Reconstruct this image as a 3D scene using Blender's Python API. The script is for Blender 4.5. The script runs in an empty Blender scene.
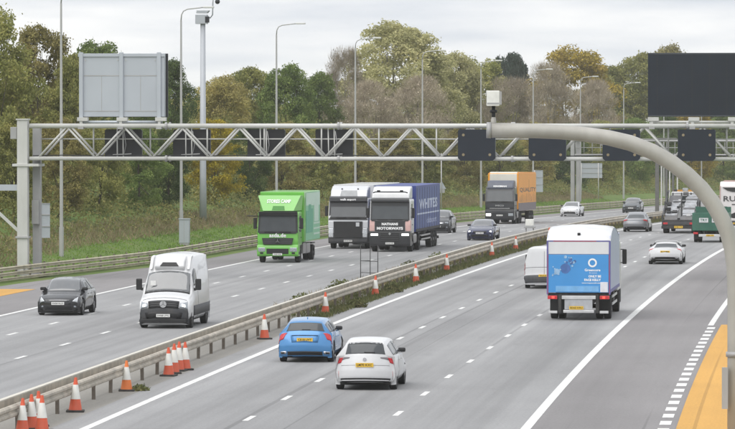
import bpy, bmesh, math, random
import numpy as np
from mathutils import Matrix, Vector, Euler

# ------------------------------------------------------------------ camera
F, YH, H = 4555.69, 122.99, 7.804
X0, H0, K, GR, GL, GS = -5.931, .093025, 2.1084e-4, .0092025, 108.13, 130.
sc = bpy.context.scene
COL = sc.collection
cam = bpy.data.objects.new('camera', bpy.data.cameras.new('camera'))
COL.objects.link(cam)
cam.data.sensor_width = 36
cam.data.lens = F / 735 * 36
cam.data.clip_start = 1
cam.data.clip_end = 6000
cam.location = (0, 0, H)
cam.rotation_euler = (math.radians(90) - math.atan((214.5 - YH) / F), 0, 0)
sc.camera = cam

# ------------------------------------------------------------------ sky, sun, exposure
SUN_EL, SUN_AZ = math.radians(58), math.radians(215)      # high behind the left shoulder
world = bpy.data.worlds.new('World')
sc.world = world
world.use_nodes = True
wn, wl = world.node_tree.nodes, world.node_tree.links
bg = wn['Background']
sky = wn.new('ShaderNodeTexSky')
sky.sky_type = 'NISHITA'
sky.sun_disc = False
sky.sun_elevation = SUN_EL
sky.sun_rotation = SUN_AZ
sky.dust_density = 3
tc = wn.new('ShaderNodeTexCoord')
mp = wn.new('ShaderNodeMapping')
mp.inputs['Scale'].default_value = (16, 16, 110)
mp.inputs['Location'].default_value = (3.7, 1.2, .35)
nz = wn.new('ShaderNodeTexNoise')
nz.inputs['Scale'].default_value = 1.0
nz.inputs['Detail'].default_value = 5
nz.inputs['Roughness'].default_value = .5
cr = wn.new('ShaderNodeValToRGB')
cr.color_ramp.elements[0].position = .32
cr.color_ramp.elements[0].color = (4.7, 5.0, 5.5, 1)
cr.color_ramp.elements[1].position = .62
cr.color_ramp.elements[1].color = (6.75, 6.8, 6.85, 1)
mx = wn.new('ShaderNodeMix')
mx.data_type = 'RGBA'
mx.inputs[0].default_value = .9
wl.new(tc.outputs['Generated'], mp.inputs['Vector'])
wl.new(mp.outputs[0], nz.inputs['Vector'])
wl.new(nz.outputs['Fac'], cr.inputs[0])
wl.new(sky.outputs[0], mx.inputs[6])
wl.new(cr.outputs[0], mx.inputs[7])
wl.new(mx.outputs[2], bg.inputs['Color'])
bg.inputs['Strength'].default_value = .072

sun = bpy.data.objects.new('sun', bpy.data.lights.new('sun', 'SUN'))
COL.objects.link(sun)
sun.data.energy = 1.1
sun.data.angle = math.radians(75)
sun.data.color = (1, .975, .94)
_d = Vector((math.sin(SUN_AZ) * math.cos(SUN_EL), math.cos(SUN_AZ) * math.cos(SUN_EL), math.sin(SUN_EL)))
sun.rotation_euler = _d.to_track_quat('Z', 'Y').to_euler()
sc.view_settings.view_transform = 'Standard'
sc.view_settings.look = 'None'
sc.view_settings.gamma = 1
sc.view_settings.exposure = 1.2
sc.view_settings.use_curve_mapping = False
sc.cycles.use_denoising = True
sc.cycles.max_bounces = 6
sc.cycles.diffuse_bounces = 3
sc.cycles.volume_bounces = 1

# ------------------------------------------------------------------ road frame: s along the road, t to the right of the fast lane's white line
def prof(s):
    a = min(max(s - GS, 0), GL)
    return -GR * (a * a / (2 * GL) + max(s - GS - GL, 0))
def head(s):
    return H0 + K * s
def road(s, t, z=0.0):
    h = head(s)
    x = X0 + (math.cos(H0) - math.cos(h)) / K
    y = 130 + (math.sin(h) - math.sin(H0)) / K
    return Vector((x + t * math.cos(h), y - t * math.sin(h), prof(s) + z))
BANK = [(-1500, 6.0), (-200, 5.5), (-60, 4.6), (-45, 4.0), (-34, 3.4), (-28, 2.3), (-24.5, 1.15), (-21.5, .35), (-18.2, .02), (-17.3, 0), (15.5, 0), (16.2, .02), (20, -.2), (30, -1.2), (60, -1.5), (1500, -1.5)]
def bank(t):
    for (a, za), (b, zb) in zip(BANK, BANK[1:]):
        if a <= t <= b:
            return za + (zb - za) * (t - a) / (b - a)
    return 0
def gz(s, t):
    return prof(s) + bank(t)
def on_ground(s, t, dz=0):
    p = road(s, t)
    return Vector((p.x, p.y, gz(s, t) + dz))
def s_of_px(px, t):                                  # where a line parallel to the road crosses a given bearing
    lo, hi = -60., 1500.
    for _ in range(60):
        m = (lo + hi) / 2
        p = road(m, t)
        if 367.5 + F * p.x / p.y < px: lo = m
        else: hi = m
    return lo
def scale_at(s, t):
    return F / road(s, t).y

# ------------------------------------------------------------------ materials
MATS = {}
def pm(name, col, rough=.6, metal=0., var=.10, scale=4., coat=0., emit=0., spec=.5, bump=0., dirt=0.):
    if name in MATS: return MATS[name]
    m = bpy.data.materials.new(name)
    m.use_nodes = True
    n, l = m.node_tree.nodes, m.node_tree.links
    b = n['Principled BSDF']
    b.inputs['Roughness'].default_value = rough
    b.inputs['Metallic'].default_value = metal
    b.inputs['Coat Weight'].default_value = coat
    b.inputs['Specular IOR Level'].default_value = spec
    t = n.new('ShaderNodeTexCoord')
    q = n.new('ShaderNodeTexNoise')
    q.inputs['Scale'].default_value = scale
    q.inputs['Detail'].default_value = 6
    l.new(t.outputs['Object'], q.inputs['Vector'])
    r = n.new('ShaderNodeValToRGB')
    c = Vector(col)
    r.color_ramp.elements[0].position = .3
    r.color_ramp.elements[1].position = .7
    r.color_ramp.elements[0].color = (*(c * (1 - var)), 1)
    r.color_ramp.elements[1].color = (*(c * (1 + var)), 1)
    l.new(q.outputs['Fac'], r.inputs[0])
    out = r.outputs[0]
    if dirt:
        q2 = n.new('ShaderNodeTexNoise')
        q2.inputs['Scale'].default_value = scale * .6
        q2.inputs['Detail'].default_value = 8
        q2.inputs['Roughness'].default_value = .7
        mp2 = n.new('ShaderNodeMapping')
        mp2.inputs['Scale'].default_value = (1, 1, .35)
        l.new(t.outputs['Object'], mp2.inputs['Vector'])
        l.new(mp2.outputs[0], q2.inputs['Vector'])
        r2 = n.new('ShaderNodeValToRGB')
        r2.color_ramp.elements[0].position = .48
        r2.color_ramp.elements[1].position = .75
        r2.color_ramp.elements[1].color = (dirt, dirt, dirt, 1)
        l.new(q2.outputs['Fac'], r2.inputs[0])
        x = n.new('ShaderNodeMix')
        x.data_type = 'RGBA'
        l.new(r2.outputs[0], x.inputs[0])
        l.new(out, x.inputs[6])
        x.inputs[7].default_value = (.16, .14, .115, 1)
        out = x.outputs[2]
    l.new(out, b.inputs['Base Color'])
    if emit:
        l.new(out, b.inputs['Emission Color'])
        b.inputs['Emission Strength'].default_value = emit
    if bump:
        bp = n.new('ShaderNodeBump')
        bp.inputs['Strength'].default_value = bump
        bp.inputs['Distance'].default_value = .02
        l.new(q.outputs['Fac'], bp.inputs['Height'])
        l.new(bp.outputs[0], b.inputs['Normal'])
    MATS[name] = m
    return m

def road_mat(name, base, tint=1., tracks=.13, patch=.13, bands=0.):
    m = bpy.data.materials.new(name)
    m.use_nodes = True
    n, l = m.node_tree.nodes, m.node_tree.links
    b = n['Principled BSDF']
    b.inputs['Roughness'].default_value = .82
    b.inputs['Specular IOR Level'].default_value = .35
    uv = n.new('ShaderNodeUVMap')
    uv.uv_map = 'uv'
    def noise(sx, sy, detail, lo, hi, a, z, rough=.55):
        q = n.new('ShaderNodeTexNoise')
        k = n.new('ShaderNodeMapping')
        k.inputs['Scale'].default_value = (sx, sy, 1)
        k.inputs['Location'].default_value = (random.uniform(0, 50), random.uniform(0, 50), 0)
        l.new(uv.outputs[0], k.inputs[0])
        l.new(k.outputs[0], q.inputs['Vector'])
        q.inputs['Scale'].default_value = 1
        q.inputs['Detail'].default_value = detail
        q.inputs['Roughness'].default_value = rough
        mr = n.new('ShaderNodeMapRange')
        mr.inputs[1].default_value = lo
        mr.inputs[2].default_value = hi
        mr.inputs[3].default_value = a
        mr.inputs[4].default_value = z
        l.new(q.outputs['Fac'], mr.inputs[0])
        return mr.outputs[0]
    parts = [noise(.35, .02, 4, .3, .7, 1 - patch, 1 + patch),            # long uneven patches
             noise(1.6, .012, 3, .3, .7, 1 - tracks, 1 + tracks),          # wheel tracks, drips
             noise(.10, .10, 5, .35, .7, .93, 1.06),
             noise(14, 5, 4, .3, .7, .89, 1.11, .7),
             noise(1.3, .22, 5, .62, .78, 1, .86),                             # oil and rubber stains
             noise(.9, .05, 3, .60, .74, 1, .92)]                        # coarse stone texture
    out = parts[0]
    for p in parts[1:]:
        mu = n.new('ShaderNodeMath')
        mu.operation = 'MULTIPLY'
        l.new(out, mu.inputs[0])
        l.new(p, mu.inputs[1])
        out = mu.outputs[0]
    # a few dark repair seams that follow the lanes
    wv = n.new('ShaderNodeSeparateXYZ')
    l.new(uv.outputs[0], wv.inputs[0])
    w1 = n.new('ShaderNodeMath'); w1.operation = 'MULTIPLY_ADD'
    l.new(wv.outputs[0], w1.inputs[0]); w1.inputs[1].default_value = 2 * math.pi / 3.73; w1.inputs[2].default_value = -2 * math.pi * 1.86 / 3.73
    w2 = n.new('ShaderNodeMath'); w2.operation = 'COSINE'
    l.new(w1.outputs[0], w2.inputs[0])
    w3 = n.new('ShaderNodeMath'); w3.operation = 'MULTIPLY_ADD'
    l.new(w2.outputs[0], w3.inputs[0]); w3.inputs[1].default_value = -bands; w3.inputs[2].default_value = 1
    w4 = n.new('ShaderNodeMath'); w4.operation = 'MULTIPLY'
    l.new(out, w4.inputs[0]); l.new(w3.outputs[0], w4.inputs[1])
    out = w4.outputs[0]
    seam = noise(2.6, .004, 2, .64, .67, 1, .76)
    mu = n.new('ShaderNodeMath')
    mu.operation = 'MULTIPLY'
    l.new(out, mu.inputs[0])
    l.new(seam, mu.inputs[1])
    v = n.new('ShaderNodeVectorMath')
    v.operation = 'SCALE'
    v.inputs[0].default_value = base
    l.new(mu.outputs[0], v.inputs['Scale'])
    l.new(v.outputs[0], b.inputs['Base Color'])
    return m

# ------------------------------------------------------------------ object helpers
def link(o, parent=None):
    COL.objects.link(o)
    if parent is not None: o.parent = parent
    return o
def tag(o, label=None, cat=None, group=None, kind=None):
    if label: o['label'] = label
    if cat: o['category'] = cat
    if group: o['group'] = group
    if kind: o['kind'] = kind
    return o
def empty(name, loc, rz=0., pitch=0.):
    o = bpy.data.objects.new(name, None)
    o.empty_display_size = .3
    o.location = loc
    o.rotation_euler = (0, pitch, rz)
    return link(o)
def mobj(name, verts, faces, mat, parent=None, smooth=False):
    me = bpy.data.meshes.new(name)
    me.from_pydata([tuple(v) for v in verts], [], faces)
    me.materials.append(mat)
    me.update()
    if smooth: me.polygons.foreach_set('use_smooth', [True] * len(me.polygons))
    return link(bpy.data.objects.new(name, me), parent)
def bobj(name, bm, mat, parent=None, smooth=False, fix=True):
    if fix: bmesh.ops.recalc_face_normals(bm, faces=bm.faces)
    me = bpy.data.meshes.new(name)
    bm.to_mesh(me)
    bm.free()
    me.materials.append(mat)
    if smooth: me.polygons.foreach_set('use_smooth', [True] * len(me.polygons))
    return link(bpy.data.objects.new(name, me), parent)
def bm_box(bm, x0, x1, y0, y1, z0, z1, bevel=0.):
    g = bmesh.ops.create_cube(bm, size=1)
    for v in g['verts']:
        v.co = Vector((x0 + (v.co.x + .5) * (x1 - x0), y0 + (v.co.y + .5) * (y1 - y0), z0 + (v.co.z + .5) * (z1 - z0)))
    if bevel:
        es = list({e for v in g['verts'] for e in v.link_edges})
        bmesh.ops.bevel(bm, geom=es, offset=bevel, segments=2, affect='EDGES', profile=.6)
def box(name, x0, x1, y0, y1, z0, z1, mat, parent=None, bevel=0.):
    bm = bmesh.new()
    bm_box(bm, x0, x1, y0, y1, z0, z1, bevel)
    return bobj(name, bm, mat, parent)
def prism(name, pts, y0, y1, mat, parent=None, bevel=0., seg=2):
    bm = bmesh.new()
    a = [bm.verts.new((x, y0, z)) for x, z in pts]
    b = [bm.verts.new((x, y1, z)) for x, z in pts]
    n = len(pts)
    bm.faces.new(a)
    bm.faces.new(b[::-1])
    for i in range(n):
        bm.faces.new((a[i], b[i], b[(i + 1) % n], a[(i + 1) % n]))
    if bevel: bmesh.ops.bevel(bm, geom=bm.edges[:], offset=bevel, segments=seg, affect='EDGES', profile=.6)
    return bobj(name, bm, mat, parent)
def slab(name, p0, p1, y0, y1, th, mat, parent=None, bevel=0., inset=0.):
    """a thin panel lying on the face that runs from p0 to p1 (x, z); positive th = to the left of p0->p1"""
    dx, dz = p1[0] - p0[0], p1[1] - p0[1]
    L = math.hypot(dx, dz)
    nx, nz = -dz / L * th, dx / L * th
    bx, bz = nx * -.3, nz * -.3
    bm = bmesh.new()
    lo = [(p0[0] + bx, y0, p0[1] + bz), (p0[0] + bx, y1, p0[1] + bz), (p1[0] + bx, y1 - inset, p1[1] + bz), (p1[0] + bx, y0 + inset, p1[1] + bz)]
    hi = [(x + nx * 1.3, y, z + nz * 1.3) for x, y, z in lo]
    v = [bm.verts.new(q) for q in lo + hi]
    for f in ((0, 1, 2, 3), (7, 6, 5, 4), (0, 4, 5, 1), (1, 5, 6, 2), (2, 6, 7, 3), (3, 7, 4, 0)):
        bm.faces.new([v[i] for i in f])
    if bevel: bmesh.ops.bevel(bm, geom=bm.edges[:], offset=bevel, segments=1, affect='EDGES')
    return bobj(name, bm, mat, parent)
def bm_tube(bm, path, radii, n=8, caps=True, ref0=None):
    path = [Vector(p) for p in path]
    rings = []
    up = Vector((0, 0, 1))
    for i, p in enumerate(path):
        d = (path[min(i + 1, len(path) - 1)] - path[max(i - 1, 0)]).normalized()
        ref = ref0 or (up if abs(d.z) < .95 else Vector((0, 1, 0)))
        a = d.cross(ref).normalized()
        b = d.cross(a).normalized()
        r = radii[i] if hasattr(radii, '__len__') else radii
        rings.append([bm.verts.new(p + (a * math.cos(2 * math.pi * k / n) + b * math.sin(2 * math.pi * k / n)) * r) for k in range(n)])
    for r0, r1 in zip(rings, rings[1:]):
        for k in range(n):
            bm.faces.new((r0[k], r0[(k + 1) % n], r1[(k + 1) % n], r1[k]))
    if caps:
        bm.faces.new(rings[0][::-1])
        bm.faces.new(rings[-1])
def tube(name, path, radii, mat, parent=None, n=8, smooth=True, ref0=None):
    bm = bmesh.new()
    bm_tube(bm, path, radii, n, True, ref0)
    return bobj(name, bm, mat, parent, smooth)
def bm_bar(bm, p, q, w, h=None):
    """square bar from p to q"""
    p, q = Vector(p), Vector(q)
    h = h or w
    d = (q - p).normalized()
    ref = Vector((0, 0, 1)) if abs(d.z) < .95 else Vector((0, 1, 0))
    a = d.cross(ref).normalized() * w / 2
    b = d.cross(a).normalized() * h / 2
    v = [bm.verts.new(c + s1 * a + s2 * b) for c in (p, q) for s1, s2 in ((-1, -1), (1, -1), (1, 1), (-1, 1))]
    for f in ((3, 2, 1, 0), (4, 5, 6, 7), (0, 1, 5, 4), (1, 2, 6, 5), (2, 3, 7, 6), (3, 0, 4, 7)):
        bm.faces.new([v[i] for i in f])
def bar(name, p, q, w, mat, parent=None, h=None):
    bm = bmesh.new()
    bm_bar(bm, p, q, w, h)
    return bobj(name, bm, mat, parent)
AX = {'rear': Matrix(((0, 0, -1), (-1, 0, 0), (0, 1, 0))), 'front': Matrix(((0, 0, 1), (1, 0, 0), (0, 1, 0))),
      'left': Matrix(((-1, 0, 0), (0, 0, 1), (0, 1, 0))), 'right': Matrix(((1, 0, 0), (0, 0, -1), (0, 1, 0)))}
def text(body, size, loc, face, mat, parent, wide=None, name='lettering', bold=.0, tilt=0.):
    cu = bpy.data.curves.new('t', 'FONT')
    cu.body = body
    cu.size = size
    cu.align_x = 'CENTER'
    cu.align_y = 'CENTER'
    cu.offset = bold
    cu.resolution_u = 2
    tmp = bpy.data.objects.new('t', cu)
    COL.objects.link(tmp)
    dg = bpy.context.evaluated_depsgraph_get()
    me = bpy.data.meshes.new_from_object(tmp.evaluated_get(dg))
    bpy.data.objects.remove(tmp)
    M = AX[face].to_4x4()
    w = max(v.co.x for v in me.vertices) - min(v.co.x for v in me.vertices)
    S = Matrix.Diagonal((wide / w if wide else 1, 1, 1, 1))
    me.transform(Matrix.Translation(loc) @ M @ Matrix.Rotation(tilt, 4, 'X') @ S)
    me.name = name
    me.materials.clear()
    me.materials.append(mat)
    return link(bpy.data.objects.new(name, me), parent)
def copy_tree(o, parent=None):
    c = o.copy()
    link(c, parent)
    for ch in list(o.children): copy_tree(ch, c)
    return c
def sweep(name, profile, s0, s1, tfun, mat, parent=None, step=4., zf=None, kind=None):
    """closed cross-section (dt, z) carried along the road"""
    n = max(1, int(round((s1 - s0) / step)))
    vs, fs = [], []
    m = len(profile)
    for i in range(n + 1):
        s = s0 + (s1 - s0) * i / n
        for dt, z in profile:
            t = tfun(s) + dt
            p = road(s, t)
            vs.append((p.x, p.y, (zf(s, tfun(s)) if zf else prof(s)) + z))
    for i in range(n):
        for k in range(m):
            fs.append((i * m + k, i * m + (k + 1) % m, (i + 1) * m + (k + 1) % m, (i + 1) * m + k))
    fs.append(tuple(range(m))[::-1])
    fs.append(tuple(n * m + k for k in range(m)))
    return mobj(name, vs, fs, mat, parent)
def strip(name, tl, z, mat, slist, parent=None, kind=None):
    """a sheet along the road through the offsets tl (numbers or functions of s), with uv = (t, s) in metres"""
    vs, fs, uvs = [], [], []
    m = len(tl)
    for s in slist:
        for t in tl:
            tt = t(s) if callable(t) else t
            p = road(s, tt)
            zz = z(s, tt) if callable(z) else prof(s) + z
            vs.append((p.x, p.y, zz))
            uvs.append((tt, s))
    for i in range(len(slist) - 1):
        for k in range(m - 1):
            a = i * m + k
            fs.append((a, a + 1, a + m + 1, a + m))
    o = mobj(name, vs, fs, mat, parent)
    u = o.data.uv_layers.new(name='uv')
    arr = np.array(uvs, 'f')[np.array([l.vertex_index for l in o.data.loops])]
    u.data.foreach_set('uv', arr.ravel())
    if kind: o['kind'] = kind
    return o
def srange(a, b, d):
    n = int(math.ceil((b - a) / d))
    return [a + (b - a) * i / n for i in range(n + 1)]

# ================================================================== THE SETTING
random.seed(5)
def ramp_mat(name, cols, scale=.3, detail=8, rough=.9, bump=0., stretch=(1, 1, 1), lo=.3, hi=.7):
    m = bpy.data.materials.new(name)
    m.use_nodes = True
    n, l = m.node_tree.nodes, m.node_tree.links
    b = n['Principled BSDF']
    b.inputs['Roughness'].default_value = rough
    b.inputs['Specular IOR Level'].default_value = .25
    t = n.new('ShaderNodeTexCoord')
    k = n.new('ShaderNodeMapping')
    k.inputs['Scale'].default_value = stretch
    q = n.new('ShaderNodeTexNoise')
    q.inputs['Scale'].default_value = scale
    q.inputs['Detail'].default_value = detail
    q.inputs['Roughness'].default_value = .65
    l.new(t.outputs['Object'], k.inputs[0])
    l.new(k.outputs[0], q.inputs['Vector'])
    r = n.new('ShaderNodeValToRGB')
    e = r.color_ramp.elements
    while len(e) < len(cols): e.new(.5)
    for i, c in enumerate(cols):
        e[i].position = lo + (hi - lo) * i / (len(cols) - 1)
        e[i].color = (*c, 1)
    l.new(q.outputs['Fac'], r.inputs[0])
    l.new(r.outputs[0], b.inputs['Base Color'])
    if bump:
        bp = n.new('ShaderNodeBump')
        bp.inputs['Strength'].default_value = bump
        bp.inputs['Distance'].default_value = .1
        l.new(q.outputs['Fac'], bp.inputs['Height'])
        l.new(bp.outputs[0], b.inputs['Normal'])
    return m
def sh(s):                                           # the left edge steps out to the refuge bay near the camera
    a = min(max((128 - s) / 48, 0), 1)
    return -3.3 * a * a * (3 - 2 * a)
def gz(s, t):
    return prof(s) + (bank(min(t - sh(s), -16)) if t < -16 else bank(t))
GRASS = ramp_mat('verge_grass', [(.05, .085, .02), (.10, .16, .035), (.12, .17, .045), (.17, .15, .07)], .35, 10, .95, .6)
gt = [-1500, -400, -200, -100, -60, -52, -45, -39, -34, -31, -28, -26, -24.5, -23, -21.5, -19.8, -18.2, -17.3, -17.2, -10, 0, 10, 15.4, 15.5, 16.2, 20, 30, 60, 150, 500, 1500]
def gfun(s, t):
    return gz(s, t) - (.06 if -17.25 + sh(s) < t < 15.45 else 0)
gs = srange(-125, 760, 5) + srange(800, 2600, 60)
strip('ground', [((lambda s, t0=t: t0 + sh(s)) if t <= -17.2 else t) for t in gt], gfun, GRASS, gs, kind='structure')

ASPH = road_mat('asphalt_lanes', (.258, .258, .260), bands=.10, patch=.15)
ASPH2 = road_mat('asphalt_oncoming', (.258, .258, .260))
SHLD = road_mat('asphalt_shoulder', (.214, .205, .206), tracks=.06)
CONC = road_mat('median_surface', (.24, .23, .21), tracks=.05, patch=.2)
PAINT = ramp_mat('road_paint', [(.34, .34, .335), (.64, .64, .62), (.74, .74, .73)], 3.5, 10, .6, lo=.26, hi=.62)
YEL = road_mat('refuge_surface', (.56, .31, .075), tracks=.05, patch=.07)
rs = srange(-125, 760, 5)
right_road = strip('road', [-.9, 2, 6, 11.2], .004, ASPH, rs, kind='structure')
strip('hard_shoulder', [11.2, 15.5], .004, SHLD, rs, kind='structure')
left_road = strip('road', [-14.2, -10, -6, -3.75], .004, ASPH2, rs, kind='structure')
strip('hard_shoulder', [lambda s: -17.32 + sh(s), -14.2], .004, SHLD, rs, kind='structure')
strip('median', [-3.75, -2.2, -.9], .004, CONC, rs, kind='structure')
strip('refuge_bay', [15.02, 15.9, lambda s: 17.4 if s < 12 else 17.4 - .9 * min((s - 12) / 36, 1)], lambda s, t: prof(s) + .02, YEL, srange(-60, 47.5, 5), kind='structure')
strip('refuge_bay', [lambda s: -17.3 + sh(s), lambda s: -16.9 + .35 * sh(s)], .012, YEL, srange(20, 82, 5), kind='structure')
kb = sweep('kerb', [(-.06, -.05), (.06, -.05), (.06, .10), (-.06, .10)], -60, 230, lambda s: 17.5 if s < 12 else (17.5 - 2.0 * min((s - 12) / 36, 1)), pm('kerb_concrete', (.34, .33, .31), .85, bump=.3), None)
tag(kb, kind='structure')

def line(name, t, w, s0, s1, parent, z=.009):
    return strip(name, [t - w / 2, t + w / 2], z, PAINT, srange(s0, s1, 5), parent)
line('edge_line', 0, .24, -125, 760, right_road)
line('edge_line', 11.2, .26, -125, 760, right_road)
line('edge_line', 14.62, .22, 47, 760, right_road)
line('edge_line', -14.2, .22, -125, 760, left_road)
line('edge_line', -4.05, .2, -125, 760, left_road)
def dash_mesh(w, L):
    me = bpy.data.meshes.new('lane_dash')
    me.from_pydata([(-w / 2, 0, 0), (w / 2, 0, 0), (w / 2, L, 0), (-w / 2, L, 0)], [], [(0, 1, 2, 3)])
    me.materials.append(PAINT)
    return me
DM = dash_mesh(.16, 2.0)
def dashes(t, first, parent, me=DM, step=9., s1=330., L=2., name='lane_dash'):
    s = first
    while s < s1:
        o = bpy.data.objects.new(name, me)
        link(o, parent)
        p = road(s, t, .009)
        q = road(s + L, t, .009)
        o.location = p
        o.rotation_euler = (math.atan2(q.z - p.z, L), 0, -head(s + L / 2))
        s += step
    far = []
    while s < 740:
        far.append(s)
        s += step
    vs, fs = [], []
    if step < 5: far = []
    for a in far:
        i = len(vs)
        vs += [road(a, t - .08, .009), road(a, t + .08, .009), road(a + L, t + .08, .009), road(a + L, t - .08, .009)]
        fs.append((i, i + 1, i + 2, i + 3))
    if vs: tag(mobj('far_lane_dashes', vs, fs, PAINT, parent), kind='stuff')
dashes(3.71, -19.6, right_road)
dashes(7.45, -17.2, right_road)
dashes(-10.88, -17.6, left_road)
dashes(-7.62, -16.2, left_road)
dashes(14.70, -28.6, right_road, dash_mesh(.30, 1.55), 2.9, 45.5, 1.55, 'refuge_edge_block')

# ------------------------------------------------------------------ steel barriers
GALV = pm('galvanised_rail', (.43, .385, .315), .6, .1, .22, 1.6, dirt=.75)
GALV2 = pm('galvanised_rail_pale', (.47, .43, .32), .65, .1, .22, 1.4, dirt=.75)
POSTM = pm('weathered_post', (.13, .11, .09), .8, .1, .25, 5, dirt=.5)
WB = [(-.06, .44), (.0, .44), (.05, .48), (.05, .53), (.0, .575), (.0, .60), (.05, .645), (.05, .70), (.0, .745), (-.06, .745)]
WB_L = [(.06, .40), (0, .40), (-.05, .43), (-.05, .50), (0, .54), (-.05, .58), (-.05, .70), (0, .745), (.06, .745)]
def barrier(label, s0, s1, tf, prof_list, post_h, pitch, side, zf=None, mat=GALV, group=None):
    p0 = on_ground(s0, tf(s0))
    root = empty('crash_barrier', (0, 0, 0))
    tag(root, label, 'crash barrier', group)
    for nm, pr in prof_list:
        sweep(nm, pr, s0, s1, tf, mat, root, 3.0, zf)
    bm = bmesh.new()
    bm_box(bm, -.05, .05, -.03, .03, -.25, post_h)
    me = bpy.data.meshes.new('post')
    bm.to_mesh(me)
    bm.free()
    me.materials.append(POSTM)
    s = s0 + .6
    while s < s1:
        o = bpy.data.objects.new('post', me)
        link(o, root)
        t = tf(s) - side * .115
        p = road(s, t)
        o.location = (p.x, p.y, zf(s, t) if zf else prof(s))
        o.rotation_euler = (random.uniform(-.02, .02), random.uniform(-.02, .02), -head(s))
        s += pitch
    return root
bk = barrier('twin railed steel crash barrier on dark posts along the median, lined with traffic cones', -60, 420, lambda s: -1.45, [('rail', WB), ('back_rail', [(a - .52, z + .02) for a, z in WB_L])], .70, 3.2, 1.6)
sweep('back_rail_cap', [(-.60, .767), (-.46, .767), (-.46, .80), (-.60, .80)], -60, 420, lambda s: -1.45, pm('pale_cap', (.58, .55, .48), .6, dirt=.4), bk, 3.0)
LOW = [(a, z - .33) for a, z in WB]
lt = lambda s: -18.35 + sh(s)
barrier('double railed pale crash barrier below the grass bank on the left verge', -40, 620, lt, [('rail', [(a, .62 + (z - .595) * .62) for a, z in WB]), ('middle_rail', [(a + .05, .36 + (z - .595) * .62) for a, z in WB]), ('lower_rail', [(a + .1, .12 + (z - .595) * .5) for a, z in WB])], .78, 2.6, 1, zf=lambda s, t: gz(s, lt(s)), mat=GALV2)

# ------------------------------------------------------------------ gantry
GREY = pm('gantry_paint', (.52, .52, .50), .5, .1, .07, .8, dirt=.25)
GREYD = pm('gantry_paint_dark', (.36, .36, .36), .55, .1, .1, .8, dirt=.3)
SIGNF = pm('sign_face', (.013, .018, .028), .35, 0, .12, .8, spec=.35)
SIGNB = pm('sign_back', (.43, .46, .50), .45, .25, .05, .5)
BLACK = pm('black_housing', (.012, .013, .017), .5, 0, .1, 3)
LENS = pm('amber_lens', (.25, .2, .12), .3)
GSs = 98.0
def gframe(s, z0=0):
    h = head(s)
    return empty, h
def frame_root(name, s, t, z):
    p = road(s, t)
    o = empty(name, (p.x, p.y, z), -head(s))
    return o
g = frame_root('sign_gantry', GSs, 0, prof(GSs))
tag(g, 'grey lattice truss gantry spanning both carriageways on a twin column left leg', 'gantry')
XL, XR = -21.6, 22.0                                    # local x = t
tube('top_chord', [(XL + .35, -.6, 7.66), (XR, -.6, 7.66)], .125, GREY, g, 10)
tube('top_chord', [(XL + .35, .6, 7.66), (XR, .6, 7.66)], .11, GREY, g, 10)
tube('bottom_chord', [(XL + .35, -.6, 6.02), (XR, -.6, 6.02)], .10, GREY, g, 10)
tube('bottom_chord', [(XL + .35, .6, 6.02), (XR, .6, 6.02)], .10, GREY, g, 10)
tube('handrail', [(XL + .35, .68, 7.0), (XR, .68, 7.0)], .035, GREY, g, 6)
box('walkway', XL + .4, XR, -.45, .45, 5.98, 6.02, GREYD, g)
px = XL + .8
i = 0
DIA = []
while px < XR - 1.5:
    for y in (-.6, .6):
        tube('truss_diagonal', [(px, y, 6.06), (px + 1.45, y, 7.62)], .058, GREY, g, 6)
        tube('truss_diagonal', [(px + 1.45, y, 7.62), (px + 2.9, y, 6.06)], .058, GREY, g, 6)
    tube('truss_vertical', [(px + 2.6, .6, 6.06), (px + 2.6, .6, 7.62)], .04, GREY, g, 6)
    px += 2.9
for x in (-14.3, -5.6, 3.1, 11.8):
    for y in (-.6, .6):
        for z, r in ((7.66, .19), (6.02, .16)): tube('splice_flange', [(x - .05, y, z), (x + .05, y, z)], r, GREYD, g, 12, False)
tube('power_cable', [(XL + .5 + 1.5 * k, -.50, 6.16 + .03 * (k % 2)) for k in range(29)], .028, BLACK, g, 6)
# left leg: two columns with collars and a bracket of the next sign
lz = gz(GSs, -21.6) - prof(GSs)
box('column', XL - .27, XL + .27, -.78, -.30, lz + .05, 7.95, GREY, g, .03)
box('column', XL + .32, XL + .72, .30, .75, lz + .05, 7.78, GREYD, g, .03)
box('column_cap', XL - .32, XL + .32, -.83, -.25, 7.95, 8.02, GREY, g, .01)
box('collar_plate', XL - .5, XL + .85, -.85, .82, 5.62, 5.75, GREY, g, .01)
box('collar', XL - .34, XL + .34, -.85, -.23, 2.0, 2.1, GREYD, g, .01)
box('base_plate', XL - .5, XL + .95, -1.0, .95, lz - .05, lz + .06, GREYD, g, .01)
for dx in (-.3, .1, .3): box('base_gusset', XL + dx - .02, XL + dx + .02, -1.0, .0, lz + .06, lz + .4, GREYD, g)
box('junction_box', XL - .62, XL - .30, -.7, -.35, 7.0, 7.6, GREYD, g, .02)
box('junction_box', XL + .34, XL + .68, -.02, .28, 2.7, 3.9, GREYD, g, .02)
bar('side_beam', (XL - 6, -.4, 4.55), (XL + .2, -.4, 4.55), .36, SIGNB, g, .30)
bar('side_brace', (XL - 1.95, -.4, 3.9), (XL - .2, -.4, 2.3), .14, GREY, g)
# right leg, out of the frame
box('column', XR - .2, XR + .34, -.78, -.30, -1.5, 7.95, GREY, g, .03)
box('column', XR - .2, XR + .2, .30, .75, -1.5, 7.78, GREYD, g, .03)

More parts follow.
